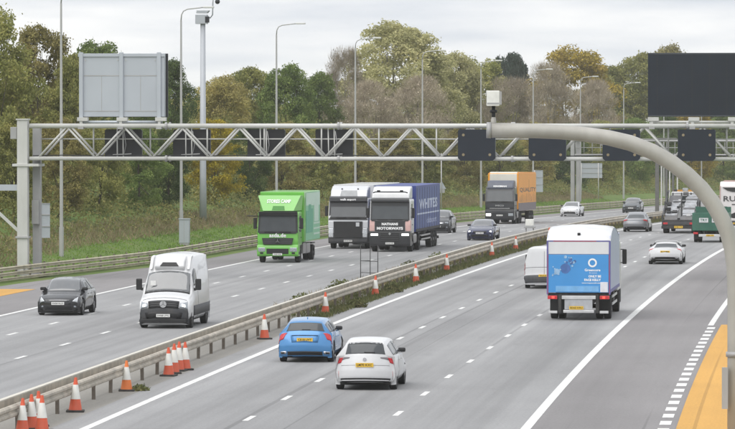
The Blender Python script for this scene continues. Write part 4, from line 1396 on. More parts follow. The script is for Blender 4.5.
# --- navy saloon
NAVY = pm('navy_paint', (.028, .034, .085), .25, .4, .05, 1.5, coat=.8, dirt=.06)
car('navy_saloon', 176.1, -6.2, 'navy blue saloon with lit headlights alone in the oncoming fast lane', SALOON(4.7, 1.40), 1.85, 1.40, NAVY, True, details=front_basic(lamp=HLIT, plate_txt='GL17 BVO', gr=(1.55, 2.45, 1.9), hl=((2.35, 3.0), (2.25, 4.7), (2.85, 4.8), (2.7, 3.3))), hatch=False)
# --- white low saloon far
car('white_saloon', 304.6, -13.0, 'white low saloon approaching far off beyond the orange trailer', SALOON(4.75, 1.40), 1.90, 1.40, WPAINT, True, details=front_basic(plate_txt='EV21 TSL', gr=(.9, 1.2, 2.4), hl=((2.7, 3.0), (2.5, 4.9), (3.3, 5.1), (3.1, 3.4))), hatch=False)
# --- dark car far
SLATE = pm('slate_paint', (.075, .085, .09), .3, .4, .05, 1.5, coat=.6, dirt=.12)
car('dark_estate', 338., -10.6, 'dark slate grey car approaching far off above the silver saloon', SUV(4.6, 1.56), 1.86, 1.56, SLATE, True, wr=.34, belt0=1.02, details=front_basic(plate_txt='YD15 GHS'))
# --- silver saloon going away
SILV = pm('silver_paint', (.26, .265, .28), .3, .6, .04, 1.5, coat=.6, dirt=.1)
def bmw(S, P, root, objs, L, W):
    for sg in (1, -1):
        P('tail_light', [(12.35, sg * 2.5), (12.3, sg * 6.2), (12.95, sg * 6.3), (12.85, sg * 2.8)], TLAMP, off=.014, nu=4, nv=6)
        P('exhaust', [(15.3, sg * 2.8), (15.3, sg * 3.6), (15.6, sg * 3.6), (15.6, sg * 2.8)], CHROME, off=.012, nu=2, nv=3)
    P('lower_diffuser', [(15.1, -4.0), (15.1, 4.0), (15.98, 4.0), (15.98, -4.0)], TRIM, off=.008, nu=3, nv=8)
    objs.append(plate(root, .030, .62, 'rear', 'BW66 OLM'))
car('silver_saloon', 208.8, 1.8, 'silver grey saloon driving away beside the median barrier, far off', SALOON(4.9, 1.47), 1.87, 1.47, SILV, False, details=bmw, hatch=False)
# --- white roadster
ROAD = [(x, z, y, d) for x, z, y, d in SALOON(4.6, 1.30)]
ROAD[9] = (1.75, 1.22, .55, .02); ROAD[10] = (1.45, 1.14, .56, .04); ROAD[11] = (.95, .93, .70, .06); ROAD[12] = (.12, .90, .76, .20)
def sl(S, P, root, objs, L, W):
    for sg in (1, -1):
        P('tail_light', [(12.15, sg * 3.1), (12.1, sg * 5.9), (13.1, sg * 6.2), (12.8, sg * 3.6)], TLAMP, off=.014, nu=4, nv=6)
        P('exhaust', [(15.2, sg * 2.4), (15.2, sg * 3.5), (15.55, sg * 3.5), (15.55, sg * 2.4)], CHROME, off=.012, nu=2, nv=3)
        P('bumper_vent', [(13.7, sg * 4.7), (13.7, sg * 5.0), (14.8, sg * 5.0), (14.8, sg * 4.8)], TRIM, off=.01, nu=2, nv=1)
    P('lower_diffuser', [(15.0, -3.6), (15.0, 3.6), (15.98, 4.0), (15.98, -4.0)], TRIM, off=.008, nu=3, nv=8)
    P('boot_lip', [(12.0, -3.4), (12.0, 3.4), (12.08, 3.4), (12.08, -3.4)], SILV, off=.014, nu=1, nv=8)
    objs.append(plate(root, .025, .70, 'rear', 'SL13 MBR'))
car('white_roadster', 122.9, 9.4, 'low white roadster driving away in the nearside lane left of the curved pole', ROAD, 1.88, 1.30, WPAINT, False, details=sl, hatch=False, belt0=.88)

# --- white panel van with a roof fridge, oncoming
root = vehicle('refrigerated_van', 42.2, -5.95, 'white high roof panel van with a roof fridge unit and grey bumper', 'van', True)
Lv, Wv = 5.95, 2.02
vc = [(Lv - .10, .30, .84, -.26), (Lv - .01, .50, .90, -.26), (Lv - .02, .82, .90, -.24), (Lv - .10, 1.02, .88, -.20), (Lv - .45, 1.24, .86, -.10),
      (Lv - .98, 1.40, .90, -.10), (Lv - 1.50, 2.02, .85, -.08), (Lv - 1.68, 2.18, .83, -.06), (Lv - 2.15, 2.62, .80, 0), (Lv - 2.9, 2.78, .82, 0), (.30, 2.78, .82, 0),
      (.06, 2.68, .84, .02), (.02, 1.9, .92, .03), (.0, 1.2, .96, .03), (.0, .8, .96, .03), (.0, .5, .95, .03), (.02, .34, .92, .03)]
S = Shell(vc, Wv, lambda x: 1.50 if x > Lv - 1.8 else 1.60, .32, mid=1.0, tuck=.10, crown=.10)
ob = [S.body(WPAINT, root, [(Lv - .95, (.42, .36)), (1.05, (.42, .36))])]
P = lambda nm, c, m, **k: ob.append(S.patch(nm, c, m, root, **k)) or ob[-1]
P('windscreen', [(5.08, -4.5), (5.08, 4.5), (6.78, 4.45), (6.78, -4.45)], WS, nu=8, nv=12)
P('wiper_cowl', [(4.86, -4.4), (4.86, 4.4), (5.06, 4.5), (5.06, -4.5)], TRIM, off=.008, nu=2, nv=10)
P('bumper', [(0, -7.5), (0, 7.5), (2.05, 6.2), (2.05, -6.2)], PLASTIC, off=.035, nu=8, nv=16)
P('grille', [(1.9, -2.15), (1.9, 2.15), (3.15, 2.4), (3.15, -2.4)], TRIM, off=.045, nu=5, nv=10)
for k in range(3): P('grille_bar', [(2.2 + .3 * k, -2.2), (2.2 + .3 * k, 2.2), (2.32 + .3 * k, 2.2), (2.32 + .3 * k, -2.2)], PLASTIC, off=.06, nu=1, nv=8)
P('lower_intake', [(.75, -2.6), (.75, 2.6), (1.5, 2.9), (1.5, -2.9)], TRIM, off=.045, nu=3, nv=8)
for sg in (1, -1):
    P('headlight', [(2.2, sg * 2.45), (2.1, sg * 5.2), (3.5, sg * 5.1), (2.9, sg * 2.6)], HLAMP, off=.03, nu=5, nv=6)
    P('headlamp_bulb', [(2.35, sg * 2.9), (2.35, sg * 3.7), (2.75, sg * 3.7), (2.75, sg * 2.9)], HLIT, off=.045, nu=2, nv=3)
    P('door_window', [(5.85, sg * 5.80), (6.9, sg * 5.12), (8.35, sg * 5.36), (8.35, sg * 5.95)], GLASS, nu=6, nv=4)
    P('door_seam', [(8.42, sg * 5.4), (8.42, sg * 8.6), (8.45, sg * 8.6), (8.45, sg * 5.4)], PLASTIC, off=.004, nu=1, nv=6)
    P('side_strip', [(5.2, sg * 7.3), (5.2, sg * 8.0), (13, sg * 8.0), (13, sg * 7.3)], PLASTIC, off=.02, nu=14, nv=2)
    ob.append(box('mirror', Lv - 1.52, Lv - 1.34, *sorted((sg * 1.03, sg * 1.25)), 1.42, 1.85, TRIM, root, .04))
    ob.append(box('mirror_arm', Lv - 1.48, Lv - 1.38, *sorted((sg * .96, sg * 1.06)), 1.40, 1.50, TRIM, root))
    for x in (Lv - .95, 1.05): ob.append(wheel(root, x, sg * (Wv / 2 - .02), .345, .24, RIMD))
ob.append(box('valance', Lv - .6, Lv - .02, -.86, .86, .22, .36, TRIM, root, .03))
ob.append(box('underbody_shade', .2, Lv - .5, -.8, .8, .24, .36, ARCH, root))  # black underside added to darken the ground shade below the van
P('bonnet_seam', [(3.6, -4.6), (3.6, 4.6), (3.66, 4.6), (3.66, -4.6)], PLASTIC, off=.004, nu=1, nv=10)
bm = bmesh.new()
bm_tube(bm, [(Lv + .045, 0, .93), (Lv + .065, 0, .93)], .13, 20)
ob.append(bobj('badge', bm, CHROME, root))
st_ = bmesh.new()
for a in (90, 210, 330): bm_bar(st_, (Lv + .072, 0, .93), (Lv + .072, .12 * math.cos(math.radians(a)), .93 + .12 * math.sin(math.radians(a))), .022, .01)
ob.append(bobj('badge_star', st_, TRIM, root))
ob.append(plate(root, Lv + .05, .50, 'front', 'SW68 UYG'))
fr = prism('fridge_unit', [(Lv - 2.6, 2.45), (Lv - 2.6, 2.70), (Lv - 2.2, 2.68), (Lv - 1.72, 2.56), (Lv - 1.60, 2.30), (Lv - 1.70, 2.16)], -.58, .58, WPAINT, root, .07, 3)
ob.append(fr)
ob.append(slab('fridge_intake', (Lv - 1.605, 2.32), (Lv - 1.68, 2.46), -.36, .36, -.02, TRIM, root, inset=.1))
for sg in (1, -1): ob.append(prism('fridge_cheek', [(Lv - 2.6, 2.5), (Lv - 2.6, 2.72), (Lv - 2.1, 2.66), (Lv - 1.66, 2.20)], sg * .72 - .06, sg * .72 + .06, WPAINT, root, .03))
ob.append(box('sun_paper', Lv - 1.17, Lv - 1.15, -.66, -.46, 1.60, 1.78, pm('paper', (.7, .7, .68)), root))
for o in ob: o.location.x -= Lv

# --- white panel van, going away, left of the box truck
root = vehicle('white_panel_van', 85.2, 5.6, 'white panel van partly hidden behind the blue box truck', 'van')
Lt, Wt = 5.1, 1.95
vc = [(Lt - .10, .26, .80, -.26), (Lt - .01, .46, .84, -.26), (Lt - .02, .74, .84, -.24), (Lt - .12, .92, .82, -.20), (Lt - .50, 1.10, .80, -.10),
      (Lt - 1.00, 1.25, .80, -.10), (Lt - 1.55, 1.75, .74, -.08), (Lt - 1.80, 1.88, .72, -.06), (Lt - 2.2, 1.95, .72, 0), (Lt - 3.2, 1.97, .73, 0), (.22, 1.95, .73, 0),
      (.05, 1.88, .76, .03), (.02, 1.4, .88, .04), (.0, 1.0, .92, .04), (.0, .72, .92, .04), (-.04, .5, .93, .05), (-.02, .30, .90, .05)]
S = Shell(vc, Wt, lambda x: 1.22, .26, mid=.85, tuck=.08)
S.body(WPAINT, root, [(Lt - .95, (.39, .335)), (1.0, (.39, .335))])
P = lambda nm, c, m, **k: S.patch(nm, c, m, root, **k)
P('windscreen', [(5.08, -4.5), (5.08, 4.5), (6.8, 4.45), (6.8, -4.45)], GLASS, nu=8, nv=12)
P('bumper', [(14.3, -5.6), (14.3, 5.6), (15.95, 5.6), (15.95, -5.6)], PLASTIC, off=.03, nu=5, nv=14)
P('door_seam', [(11.3, -.03), (11.3, .03), (14.2, .03), (14.2, -.03)], PLASTIC, off=.004, nu=6, nv=1)
P('rear_strip', [(12.9, -4.4), (12.9, 4.4), (12.96, 4.4), (12.96, -4.4)], PLASTIC, off=.004, nu=1, nv=8)
for sg in (1, -1):
    P('tail_light', [(12.3, sg * 4.95), (12.3, sg * 5.9), (13.9, sg * 6.3), (13.9, sg * 5.0)], TLAMP, off=.02, nu=5, nv=3)
    P('side_window', [(5.85, sg * 5.8), (6.9, sg * 5.15), (8.2, sg * 5.2), (8.2, sg * 5.9)], GLASS, nu=5, nv=4)
    box('mirror', Lt - 1.5, Lt - 1.35, *sorted((sg * .98, sg * 1.16)), 1.2, 1.5, TRIM, root, .03)
    for x in (Lt - .95, 1.0): wheel(root, x, sg * (Wt / 2 - .015), .325, .22, RIMD)
plate(root, -.045, .62, 'rear', 'VN19 RTA')
box('underbody_shade', .2, Lt - .4, -.8, .8, .20, .30, ARCH, root)  # black underside, put in for darker shade beneath

# ------------------------------------------------------------------ lorries
def side_wheels(root, xs, r=.5, w=.3, half=1.22, dual=()):
    for x in xs:
        for sg in (1, -1):
            wheel(root, x, sg * half, r, w, RIM if x not in dual else RIMD, True)
            if x in dual: wheel(root, x, sg * (half - w - .04), r, w, RIMD, True)
def mirrors(root, x, half, z, mat=TRIM, big=True):
    for sg in (1, -1):
        m = box('mirror', x - .10, x + .08, *sorted((sg * (half + .07), sg * (half + .25))), z - .36, z + .26, mat, root, .04)
        for dz in (-.3, .25): tube('mirror_arm', [(x - .05, sg * (half - .02), z + dz), (x, sg * (half + .14), z + dz)], .02, TRIM, root, 6)
def cab(root, xf, W, zb, zs, zt, zr, col, depth=2.1, rake=.22, name='cab', low=TRIM, roof_col=None):
    """a cab whose nose is at xf: sill zb, windscreen from zs to zt, roof zr"""
    h = W / 2
    prism(name, [(xf - depth, zb), (xf - .06, zb), (xf - .02, zs - .5), (xf - .06, zs), (xf - rake - .06, zt), (xf - rake - .20, zr), (xf - depth, zr)], -h, h, col, root, .12, 4)
    slab('windscreen', (xf - .055, zs + .03), (xf - rake - .045, zt - .03), -h + .13, h - .13, -.02, GLASS, root, inset=.05)
    slab('screen_base', (xf - .03, zs - .09), (xf - .052, zs + .02), -h + .1, h - .1, -.03, TRIM, root)
    for sg in (1, -1):
        pts = [(xf - .42, zs + .02), (xf - .55 - rake * .4, zt - .12), (xf - 1.25, zt - .12), (xf - 1.25, zs - .02)]
        prism('door_window', pts, *sorted((sg * (h - .02), sg * (h + .012))), GLASS, root)
        prism('door_seam', [(xf - 1.38, zb + .1), (xf - 1.36, zb + .1), (xf - 1.36, zt), (xf - 1.38, zt)], *sorted((sg * (h - .02), sg * (h + .005))), TRIM, root)
        box('door_handle', xf - 1.30, xf - 1.12, *sorted((sg * h, sg * (h + .03))), zs - .35, zs - .30, TRIM, root)
        box('wiper', xf + .0, xf + .03, *sorted((sg * .1, sg * .75)), zs - .02, zs + .02, TRIM, root)
def chassis(root, x0, x1, z0=.55, z1=.98, half=.45):
    for sg in (1, -1): box('chassis_rail', x0, x1, *sorted((sg * (half - .09), sg * half)), z0, z1, CHASSIS, root)
def axle(root, xs, half=1.0):
    for x in xs: tube('axle', [(x, -half, .5), (x, half, .5)], .09, CHASSIS, root)

# --- green rigid truck
GRN = pm('apple_green_paint', (.14, .44, .062), .35, 0, .04, 1.2, coat=.4, dirt=.08)
GRNL = pm('light_green_panel', (.25, .55, .17), .4, 0, .04, 1.2)
MINT = pm('mint_panel', (.20, .50, .30), .4, 0, .05, 1.2)
MINTP = pm('pale_mint_print', (.50, .66, .55), .45, 0, .05, 1.2)
TEAL = pm('teal_print', (.085, .36, .22), .45, 0, .06, 1.5)
root = vehicle('green_box_truck', 123.2, -12.2, 'bright green box truck with white lettering over the windscreen, oncoming', 'truck', True)
Lg = 0
cab(root, 0, 2.30, .95, 1.72, 2.72, 2.86, GRN, 1.75, .16)
prism('bumper', [(-.75, .36), (-.02, .36), (.07, .45), (.08, .85), (.02, 1.02), (-.75, 1.02)], -1.16, 1.16, GRN, root, .05)
slab('windscreen_surround', (-.05, 1.68), (-.23, 2.84), -1.13, 1.13, -.012, TRIM, root, inset=.04)
slab('grille', (.04, 1.03), (.0, 1.38), -.80, .80, -.05, TRIM, root, inset=-.08)
for k in range(3): box('grille_bar', .055 - .012 * k, .085 - .012 * k, -.80, .80, 1.09 + .1 * k, 1.12 + .1 * k, PLASTIC, root)
bm = bmesh.new(); bm_tube(bm, [(.06, 0, 1.22), (.10, 0, 1.22)], .15, 20); bb = bobj('badge', bm, TRIM, root)
bm = bmesh.new()
for a in (90, 210, 330): bm_bar(bm, (.105, 0, 1.22), (.105, .13 * math.cos(math.radians(a)), 1.22 + .13 * math.sin(math.radians(a))), .03, .012)
bobj('star', bm, CHROME, bb)
box('lower_intake', .03, .09, -.62, .62, .50, .80, TRIM, root, .02)
for sg in (1, -1):
    box('headlight', -.02, .095, *sorted((sg * .68, sg * 1.10)), .62, .86, HLAMP, root, .04)
    box('fog_lamp', .08, .10, *sorted((sg * .80, sg * .98)), .50, .60, TRIM, root)
plate(root, .10, .48, 'front', 'YN20 HGK')
slab('visor', (-.16, 2.66), (-.12, 2.86), -1.08, 1.08, -.10, TRIM, root)
dv = [(-.26, -.86, 2.90), (-.26, .86, 2.90), (-.72, 1.20, 3.74), (-.72, -1.20, 3.74), (-1.75, -1.12, 2.90), (-1.75, 1.12, 2.90), (-1.75, 1.20, 3.74), (-1.75, -1.20, 3.74)]
mobj('deflector', dv, [(0, 1, 2, 3), (5, 4, 7, 6), (1, 5, 6, 2), (4, 0, 3, 7), (3, 2, 6, 7), (1, 0, 4, 5)], GRNL, root)
slab('deflector_slot', (-.275, 2.93), (-.40, 3.16), -.36, .36, -.016, pm('green_slot', (.06, .24, .04), .6), root, inset=.05)
box('cargo_box', -8.6, -1.82, -1.25, 1.25, 1.12, 3.94, GRN, root, .04)
text('STORES CAMP', .30, (-.515, 0, 3.42), 'front', WHITEINK, root, wide=1.35, bold=.01, tilt=-.50)
text('asda.de', .30, (.012, 0, 1.53), 'front', WHITEINK, root, wide=.95, bold=.008)
sd = 1.262
box('side_panel', -8.55, -2.45, 1.251, sd, 1.18, 3.88, MINT, root)
prism('pale_sky_print', [(-8.5, 3.1), (-2.5, 3.15), (-2.5, 3.85), (-8.5, 3.85)], sd, sd + .006, MINTP, root)
prism('skyline_print', [(-2.5, 1.6), (-5.4, 1.6), (-5.4, 2.95), (-4.6, 2.95), (-4.6, 3.2), (-3.6, 3.2), (-3.6, 2.85), (-2.5, 2.85)], sd + .0065, sd + .012, TEAL, root)
prism('house_print', [(-7.9, 2.2), (-5.9, 2.2), (-5.9, 3.25), (-6.4, 3.5), (-7.9, 3.5)], sd + .0065, sd + .012, MINTP, root)
for z in (1.45, 1.75, 2.05): prism('stripe_print', [(-8.3, z), (-5.7, z), (-5.7, z + .1), (-8.3, z + .1)], sd + .0065, sd + .012, MINTP, root)
mirrors(root, -.28, 1.15, 2.25)
tube('marker_stalk', [(-.2, -1.12, 2.60), (.0, -1.72, 2.62)], .03, TRIM, root)
chassis(root, -8.5, -.6)
axle(root, (-1.1, -6.4))
side_wheels(root, (-1.1,), .44, .27, 1.13)
side_wheels(root, (-6.4,), .44, .27, 1.17, (-6.4,))
box('battery_box', -3.6, -2.4, .7, 1.12, .45, 1.05, pm('silver_tank', (.33, .32, .32), .4, .5, dirt=.3), root, .03)
box('fuel_tank', -5.3, -3.9, .7, 1.14, .42, 1.02, pm('silver_tank', (0, 0, 0)), root, .1)
for sg in (1, -1):
    box('step', -.75, -.25, *sorted((sg * .95, sg * 1.17)), .45, .62, TRIM, root)
    box('mud_flap', -7.1, -7.05, *sorted((sg * .65, sg * 1.15)), .25, .8, TRIM, root)
    box('rear_wing', -7.05, -5.8, *sorted((sg * .7, sg * 1.17)), .93, .99, TRIM, root)

# --- articulated lorries
def trailer(root, x0, x1, col, side_col, z0=1.15, z1=3.95, skirt=None, roof=WPAINT, axles=3):
    """box trailer from x0 (rear) to x1 (front)"""
    box('trailer_body', x0, x1, -1.27, 1.27, z0, z1, col, root, .03)
    for sg in (1, -1):
        box('side_curtain', x0 + .12, x1 - .12, *sorted((sg * 1.271, sg * 1.285)), z0 + .22, z1 - .12, side_col, root)
        box('side_rail', x0, x1, *sorted((sg * 1.272, sg * 1.30)), z0 + .02, z0 + .16, CHASSIS if skirt is None else skirt, root)
        if skirt: box('side_skirt', x0 + .6, x1 - 2.2, *sorted((sg * 1.20, sg * 1.24)), .45, z0, skirt, root)
        else:
            for z in (.62, .86): box('side_guard', x0 + 5.2, x1 - 3.4, *sorted((sg * 1.20, sg * 1.23)), z - .05, z + .05, pm('guard_alloy', (.45, .45, .45), .4, .5), root)
    for k in range(10): box('curtain_strap', x0 + .6 + k * (x1 - x0 - 1.2) / 9 - .025, x0 + .6 + k * (x1 - x0 - 1.2) / 9 + .025, 1.284, 1.296, z0 + .02, z1 - .14, PLASTIC, root)
    chassis(root, x0 + .2, x1 - 1, .75, 1.12)
    xs = [x0 + 2.0 + 1.31 * k for k in range(axles)]
    axle(root, xs)
    side_wheels(root, xs, .5, .36, 1.25)
    box('rear_bumper', x0, x0 + .12, -1.2, 1.2, .45, .62, CHASSIS, root)
    for x in (x1 - 3.2,):
        for sg in (1, -1): box('landing_leg', x - .07, x + .07, *sorted((sg * .75, sg * .9)), .25, 1.1, CHASSIS, root)
def tractor(root, xr, extra=()):
    chassis(root, xr, -.7, .6, .95)
    xs = [-1.35, -5.0] + list(extra)
    axle(root, xs)
    side_wheels(root, (-1.35,), .5, .3, 1.23)
    side_wheels(root, xs[1:], .5, .28, 1.23, xs[1:])
    for sg in (1, -1):
        box('fuel_tank', -3.9, -2.3, *sorted((sg * .62, sg * 1.2)), .45, 1.05, pm('silver_tank', (0, 0, 0)), root, .12)
        box('wheel_wing', -5.65, -4.35, *sorted((sg * .9, sg * 1.22)), 1.03, 1.10, TRIM, root, .02)
        box('front_arch', -2.05, -.75, *sorted((sg * 1.10, sg * 1.235)), .98, 1.14, TRIM, root, .03)

LGREY = pm('light_grey_paint', (.60, .61, .63), .32, .1, .03, 1.2, coat=.4, dirt=.08)
DBAND = pm('charcoal_paint', (.018, .019, .023), .4, 0, .08, 1.5, coat=.3, dirt=.08)
root = vehicle('silver_articulated_lorry', 152.3, -11.95, 'pale grey articulated lorry with a black windscreen band and black grille, oncoming', 'truck', True)
cab(root, 0, 2.48, .95, 1.95, 3.0, 3.15, LGREY, 2.2, .26)
slab('windscreen_band', (-.05, 1.80), (-.30, 3.10), -1.22, 1.22, -.012, DBAND, root, inset=.04)
prism('visor', [(-.22, 2.92), (-.02, 2.95), (-.06, 3.20), (-.30, 3.28)], -1.18, 1.18, DBAND, root, .03)
text('walk export', .17, (.0, 0, 3.07), 'front', WHITEINK, root, wide=1.0, bold=.006, tilt=-.12)
prism('roof_deflector', [(-.40, 3.15), (-.34, 3.22), (-.62, 3.66), (-1.3, 3.90), (-2.1, 3.90), (-2.1, 3.15)], -1.15, 1.15, LGREY, root, .10, 3)
slab('roof_hatch', (-.36, 3.25), (-.60, 3.62), -.55, .55, -.014, pm('grey_hatch', (.34, .35, .36), .5), root, inset=.06)
prism('bumper', [(-.8, .34), (-.05, .34), (.04, .46), (.05, .80), (.0, .98), (-.8, .98)], -1.24, 1.24, PLASTIC, root, .05)
slab('grille', (.05, .72), (.0, 1.70), -.86, .86, -.05, TRIM, root, inset=-.04)
for k in range(6): box('grille_bar', .066 - .008 * k, .092 - .008 * k, -.86, .86, .80 + .15 * k, .835 + .15 * k, PLASTIC, root)
box('grille_emblem', .05, .09, .50, .72, 1.40, 1.65, LGREY, root)
for sg in (1, -1):
    prism('headlight', [(-.12, .72), (.06, .72), (.075, .98), (.045, 1.30), (-.12, 1.25)], *sorted((sg * .92, sg * 1.21)), pm('clear_lens', (.58, .60, .62)), root, .04)
    prism('corner_panel', [(-.5, 1.0), (.02, 1.30), (.0, 1.72), (-.5, 1.75)], *sorted((sg * .90, sg * 1.245)), LGREY, root, .03)
plate(root, .065, .50, 'front', 'KX19 VFH')
bar('grille_slash', (.075, -.80, .78), (.035, .80, 1.64), .035, PLASTIC, root)
for sg in (1, -1): box('bumper_gap', .045, .056, *sorted((sg * .30, sg * 1.15)), .66, .69, TRIM, root)
mirrors(root, -.35, 1.24, 2.4)
tractor(root, -6.2)
trailer(root, -16.4, -2.75, WPAINT, pm('white_curtain', (.66, .67, .68), .5, 0, .06, 1.2, dirt=.15), z1=3.96)
for k in range(2): box('roof_marker', -.75, -.65, -.5 + k, -.42 + k, 3.70, 3.76, TRIM, root)

PINK = pm('pink_white_wrap', (.62, .40, .37), .5, 0, .12, 1.4)
BLUEC = pm('blue_curtain', (.052, .085, .25), .55, 0, .08, .8, dirt=.08)
BLUED = pm('deep_blue_edge', (.03, .05, .22), .5)
root = vehicle('blue_trailer_lorry', 145.8, -8.55, 'white topped black faced articulated lorry pulling a blue curtain trailer', 'truck', True)
cab(root, 0, 2.46, .95, 1.95, 3.02, 3.2, WPAINT, 2.2, .16)
slab('windscreen_band', (-.05, 1.85), (-.21, 3.14), -1.20, 1.20, -.012, DBAND, root, inset=.03)
prism('visor', [(-.15, 3.02), (.06, 3.04), (.04, 3.20), (-.26, 3.26)], -1.16, 1.16, DBAND, root, .03)
prism('roof_deflector', [(-.32, 3.2), (-.28, 3.26), (-.45, 3.55), (-1.3, 3.94), (-2.1, 3.96), (-2.1, 3.2)], -1.14, 1.14, WPAINT, root, .09, 3)
tube('light_bar', [(-.22, -1.05, 3.58), (-.16, -.9, 3.63), (-.14, .9, 3.63), (-.22, 1.05, 3.58)], .035, TRIM, root)
for y in (-.7, .7): box('spot_lamp', -.14, -.06, y - .1, y + .1, 3.60, 3.74, TRIM, root, .02)
prism('front_panel', [(-.4, .98), (.02, .98), (.035, 1.4), (.0, 1.92), (-.4, 1.92)], -.92, .92, DBAND, root, .04)
for sg in (1, -1): prism('corner_panel', [(-.6, 1.30), (-.02, 1.25), (.0, 1.60), (-.04, 1.92), (-.6, 1.95)], *sorted((sg * .93, sg * 1.25)), PINK, root, .04)
prism('bumper', [(-.8, .34), (-.04, .34), (.05, .46), (.07, .9), (.03, 1.26), (-.8, 1.26)], -1.25, 1.25, DBAND, root, .06)
box('grille', .03, .085, -.56, .56, .62, 1.16, TRIM, root, .02)
for k in range(4): box('grille_bar', .07, .10, -.55, .55, .68 + .12 * k, .71 + .12 * k, PLASTIC, root)
bm = bmesh.new(); bm_tube(bm, [(.09, 0, 1.10), (.12, 0, 1.10)], .09, 4); bobj('diamond_badge', bm, CHROME, root)
for sg in (1, -1): prism('headlight', [(-.02, .98), (.085, .98), (.085, 1.10), (-.02, 1.12)], *sorted((sg * .72, sg * 1.16)), HLIT, root, .015)
plate(root, .095, .52, 'front', 'PO18 LWR')
text('NATHANS', .20, (.042, 0, 1.68), 'front', WHITEINK, root, wide=1.0, bold=.010, tilt=-.06)
text('MOTORWAYS', .22, (.052, 0, 1.42), 'front', WHITEINK, root, wide=1.6, bold=.011, tilt=-.04)
mirrors(root, -.30, 1.23, 2.4)
tractor(root, -6.2)
trailer(root, -16.4, -2.75, BLUED, BLUEC, z1=3.98)
text('WHITES', .80, (-9.6, 1.289, 2.78), 'left', pm('pale_blue_lettering', (.46, .51, .66), .5), root, wide=10.4, bold=.03)
box('text_rule', -15.6, -3.4, 1.286, 1.290, 2.18, 2.27, pm('pale_blue_lettering', (0, 0, 0)), root)
text('clubsport', .5, (-11.4, 1.289, 1.75), 'left', pm('mid_blue_lettering', (.32, .37, .58), .5), root, wide=5.6, bold=.012)

ORG = pm('orange_panel', (.82, .33, .02), .45, 0, .04, .8, dirt=.06)
root = vehicle('orange_trailer_lorry', 248.7, -12.8, 'black cabbed lorry pulling an orange container trailer with dark print', 'truck', True)
NVY = pm('black_blue_paint', (.010, .012, .017), .35, .1, .06, 1.5, coat=.4, dirt=.1)
cab(root, 0, 2.42, .95, 1.85, 2.75, 3.1, NVY, 2.2, .22)
prism('roof_deflector', [(-.34, 2.85), (-.26, 3.0), (-.50, 3.45), (-.9, 3.62), (-2.1, 3.62), (-2.1, 2.9)], -1.1, 1.1, pm('slate_blue_panel', (.085, .095, .125), .4), root, .12, 3)
text('KINGMAN', .20, (-.30, 0, 3.13), 'front', WHITEINK, root, wide=1.1, bold=.008, tilt=-.45)
prism('bumper', [(-.8, .32), (-.04, .32), (.05, .44), (.06, .95), (.02, 1.2), (-.8, 1.2)], -1.22, 1.22, NVY, root, .06)
box('chrome_strip', .0, .05, -.85, .85, 1.28, 1.33, CHROME, root)
text('IVECO', .17, (.015, 0, 1.52), 'front', CHROME, root, wide=.72, bold=.006)
for sg in (1, -1): box('headlight', -.02, .08, *sorted((sg * .72, sg * 1.14)), .66, .88, HLIT if sg < 0 else HLAMP, root, .03)
plate(root, .085, .72, 'front', 'WX11 IVE')
mirrors(root, -.30, 1.21, 2.25, NVY)
tractor(root, -6.2, (-3.7,))
XA, XB = -16.2, -2.5
prism('trailer_body', [(XA, 1.2), (XB, 1.2), (XB, 4.22), (XA, 4.22)], -1.27, 1.27, ORG, root, .03)
prism('front_bulkhead', [(XB - .02, 2.4), (XB + .03, 2.4), (XB + .03, 4.13), (XB - .12, 4.29), (XB - .6, 4.33), (XB - .6, 4.23), (XB - .02, 4.17)], -1.12, 1.16, pm('cream_panel', (.66, .64, .57), .5, 0, .05, 1, dirt=.15), root, .015)
box('roof_sheet', XA, XB - .62, -1.24, 1.24, 4.225, 4.30, ORG, root, .02)
for sg in (1, -1):
    box('side_panel', XA + .1, XB - .1, *sorted((sg * 1.271, sg * 1.285)), 1.75, 4.17, ORG, root)
    box('side_skirt', XA + .1, XB - .2, *sorted((sg * 1.272, sg * 1.29)), 1.05, 1.72, pm('grey_mauve_skirt', (.19, .16, .17), .6, dirt=.2), root)
DPR = pm('dark_print', (.13, .085, .06), .55, 0, .3, 2)
random.seed(9)
text('QUALITY', .48, (-9.6, 1.290, 2.80), 'left', DPR, root, wide=12.4, bold=.012)
for k in range(13):                                          # trees and figures printed below the name
    x = XA + .7 + k * .98
    w = random.uniform(.16, .34)
    z1 = random.uniform(2.2, 2.6) if k != 5 else 3.7
    prism('printed_shape', [(x, 1.80), (x + w, 1.80), (x + w * .8, z1), (x + w * .35, z1)], 1.286, 1.290, DPR, root)
chassis(root, XA + .2, XB - 1, .75, 1.12)
xs = [XA + 2.0 + 1.31 * k for k in range(3)]
axle(root, xs)
side_wheels(root, xs, .5, .36, 1.22)

# --- blue and white box truck going away
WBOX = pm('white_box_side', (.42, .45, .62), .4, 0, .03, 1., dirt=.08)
CY = pm('bright_blue_panel', (.055, .27, .60), .4, 0, .05, 1.2)
CYL = pm('light_blue_panel', (.17, .40, .68), .4)
EDGE = pm('violet_edge', (.12, .11, .30), .5)
RED = pm('red_line', (.42, .05, .05), .5)
root = vehicle('blue_box_truck', 51.1, 9.3, 'box truck with a bright blue rear door and white curved roof, driving away', 'truck')
W2 = 1.25
Lb = 7.4
side = [(0, 1.12)] + [(Lb, 1.12), (Lb, 3.30)] + [(x, 3.16 + .46 * math.sin(math.pi * min(1, (x + .0) / 7.0) ** .75) ** .9) for x in (6.6, 5.6, 4.6, 3.6, 2.8, 2.0, 1.3, .7, .3)] + [(0, 3.16)]
prism('cargo_box', side, -W2, W2, WBOX, root, .02)
rf = []
for k in range(13):
    x = Lb * k / 12
    rf.append((x, (3.16 + .46 * math.sin(math.pi * min(1, max(x, .001) / 7.0) ** .75) ** .9 if x < 7.0 else 3.20) + .02))
vs, fs = [], []
YY = (-1.265, -1.2, -.9, -.4, .4, .9, 1.2, 1.265)
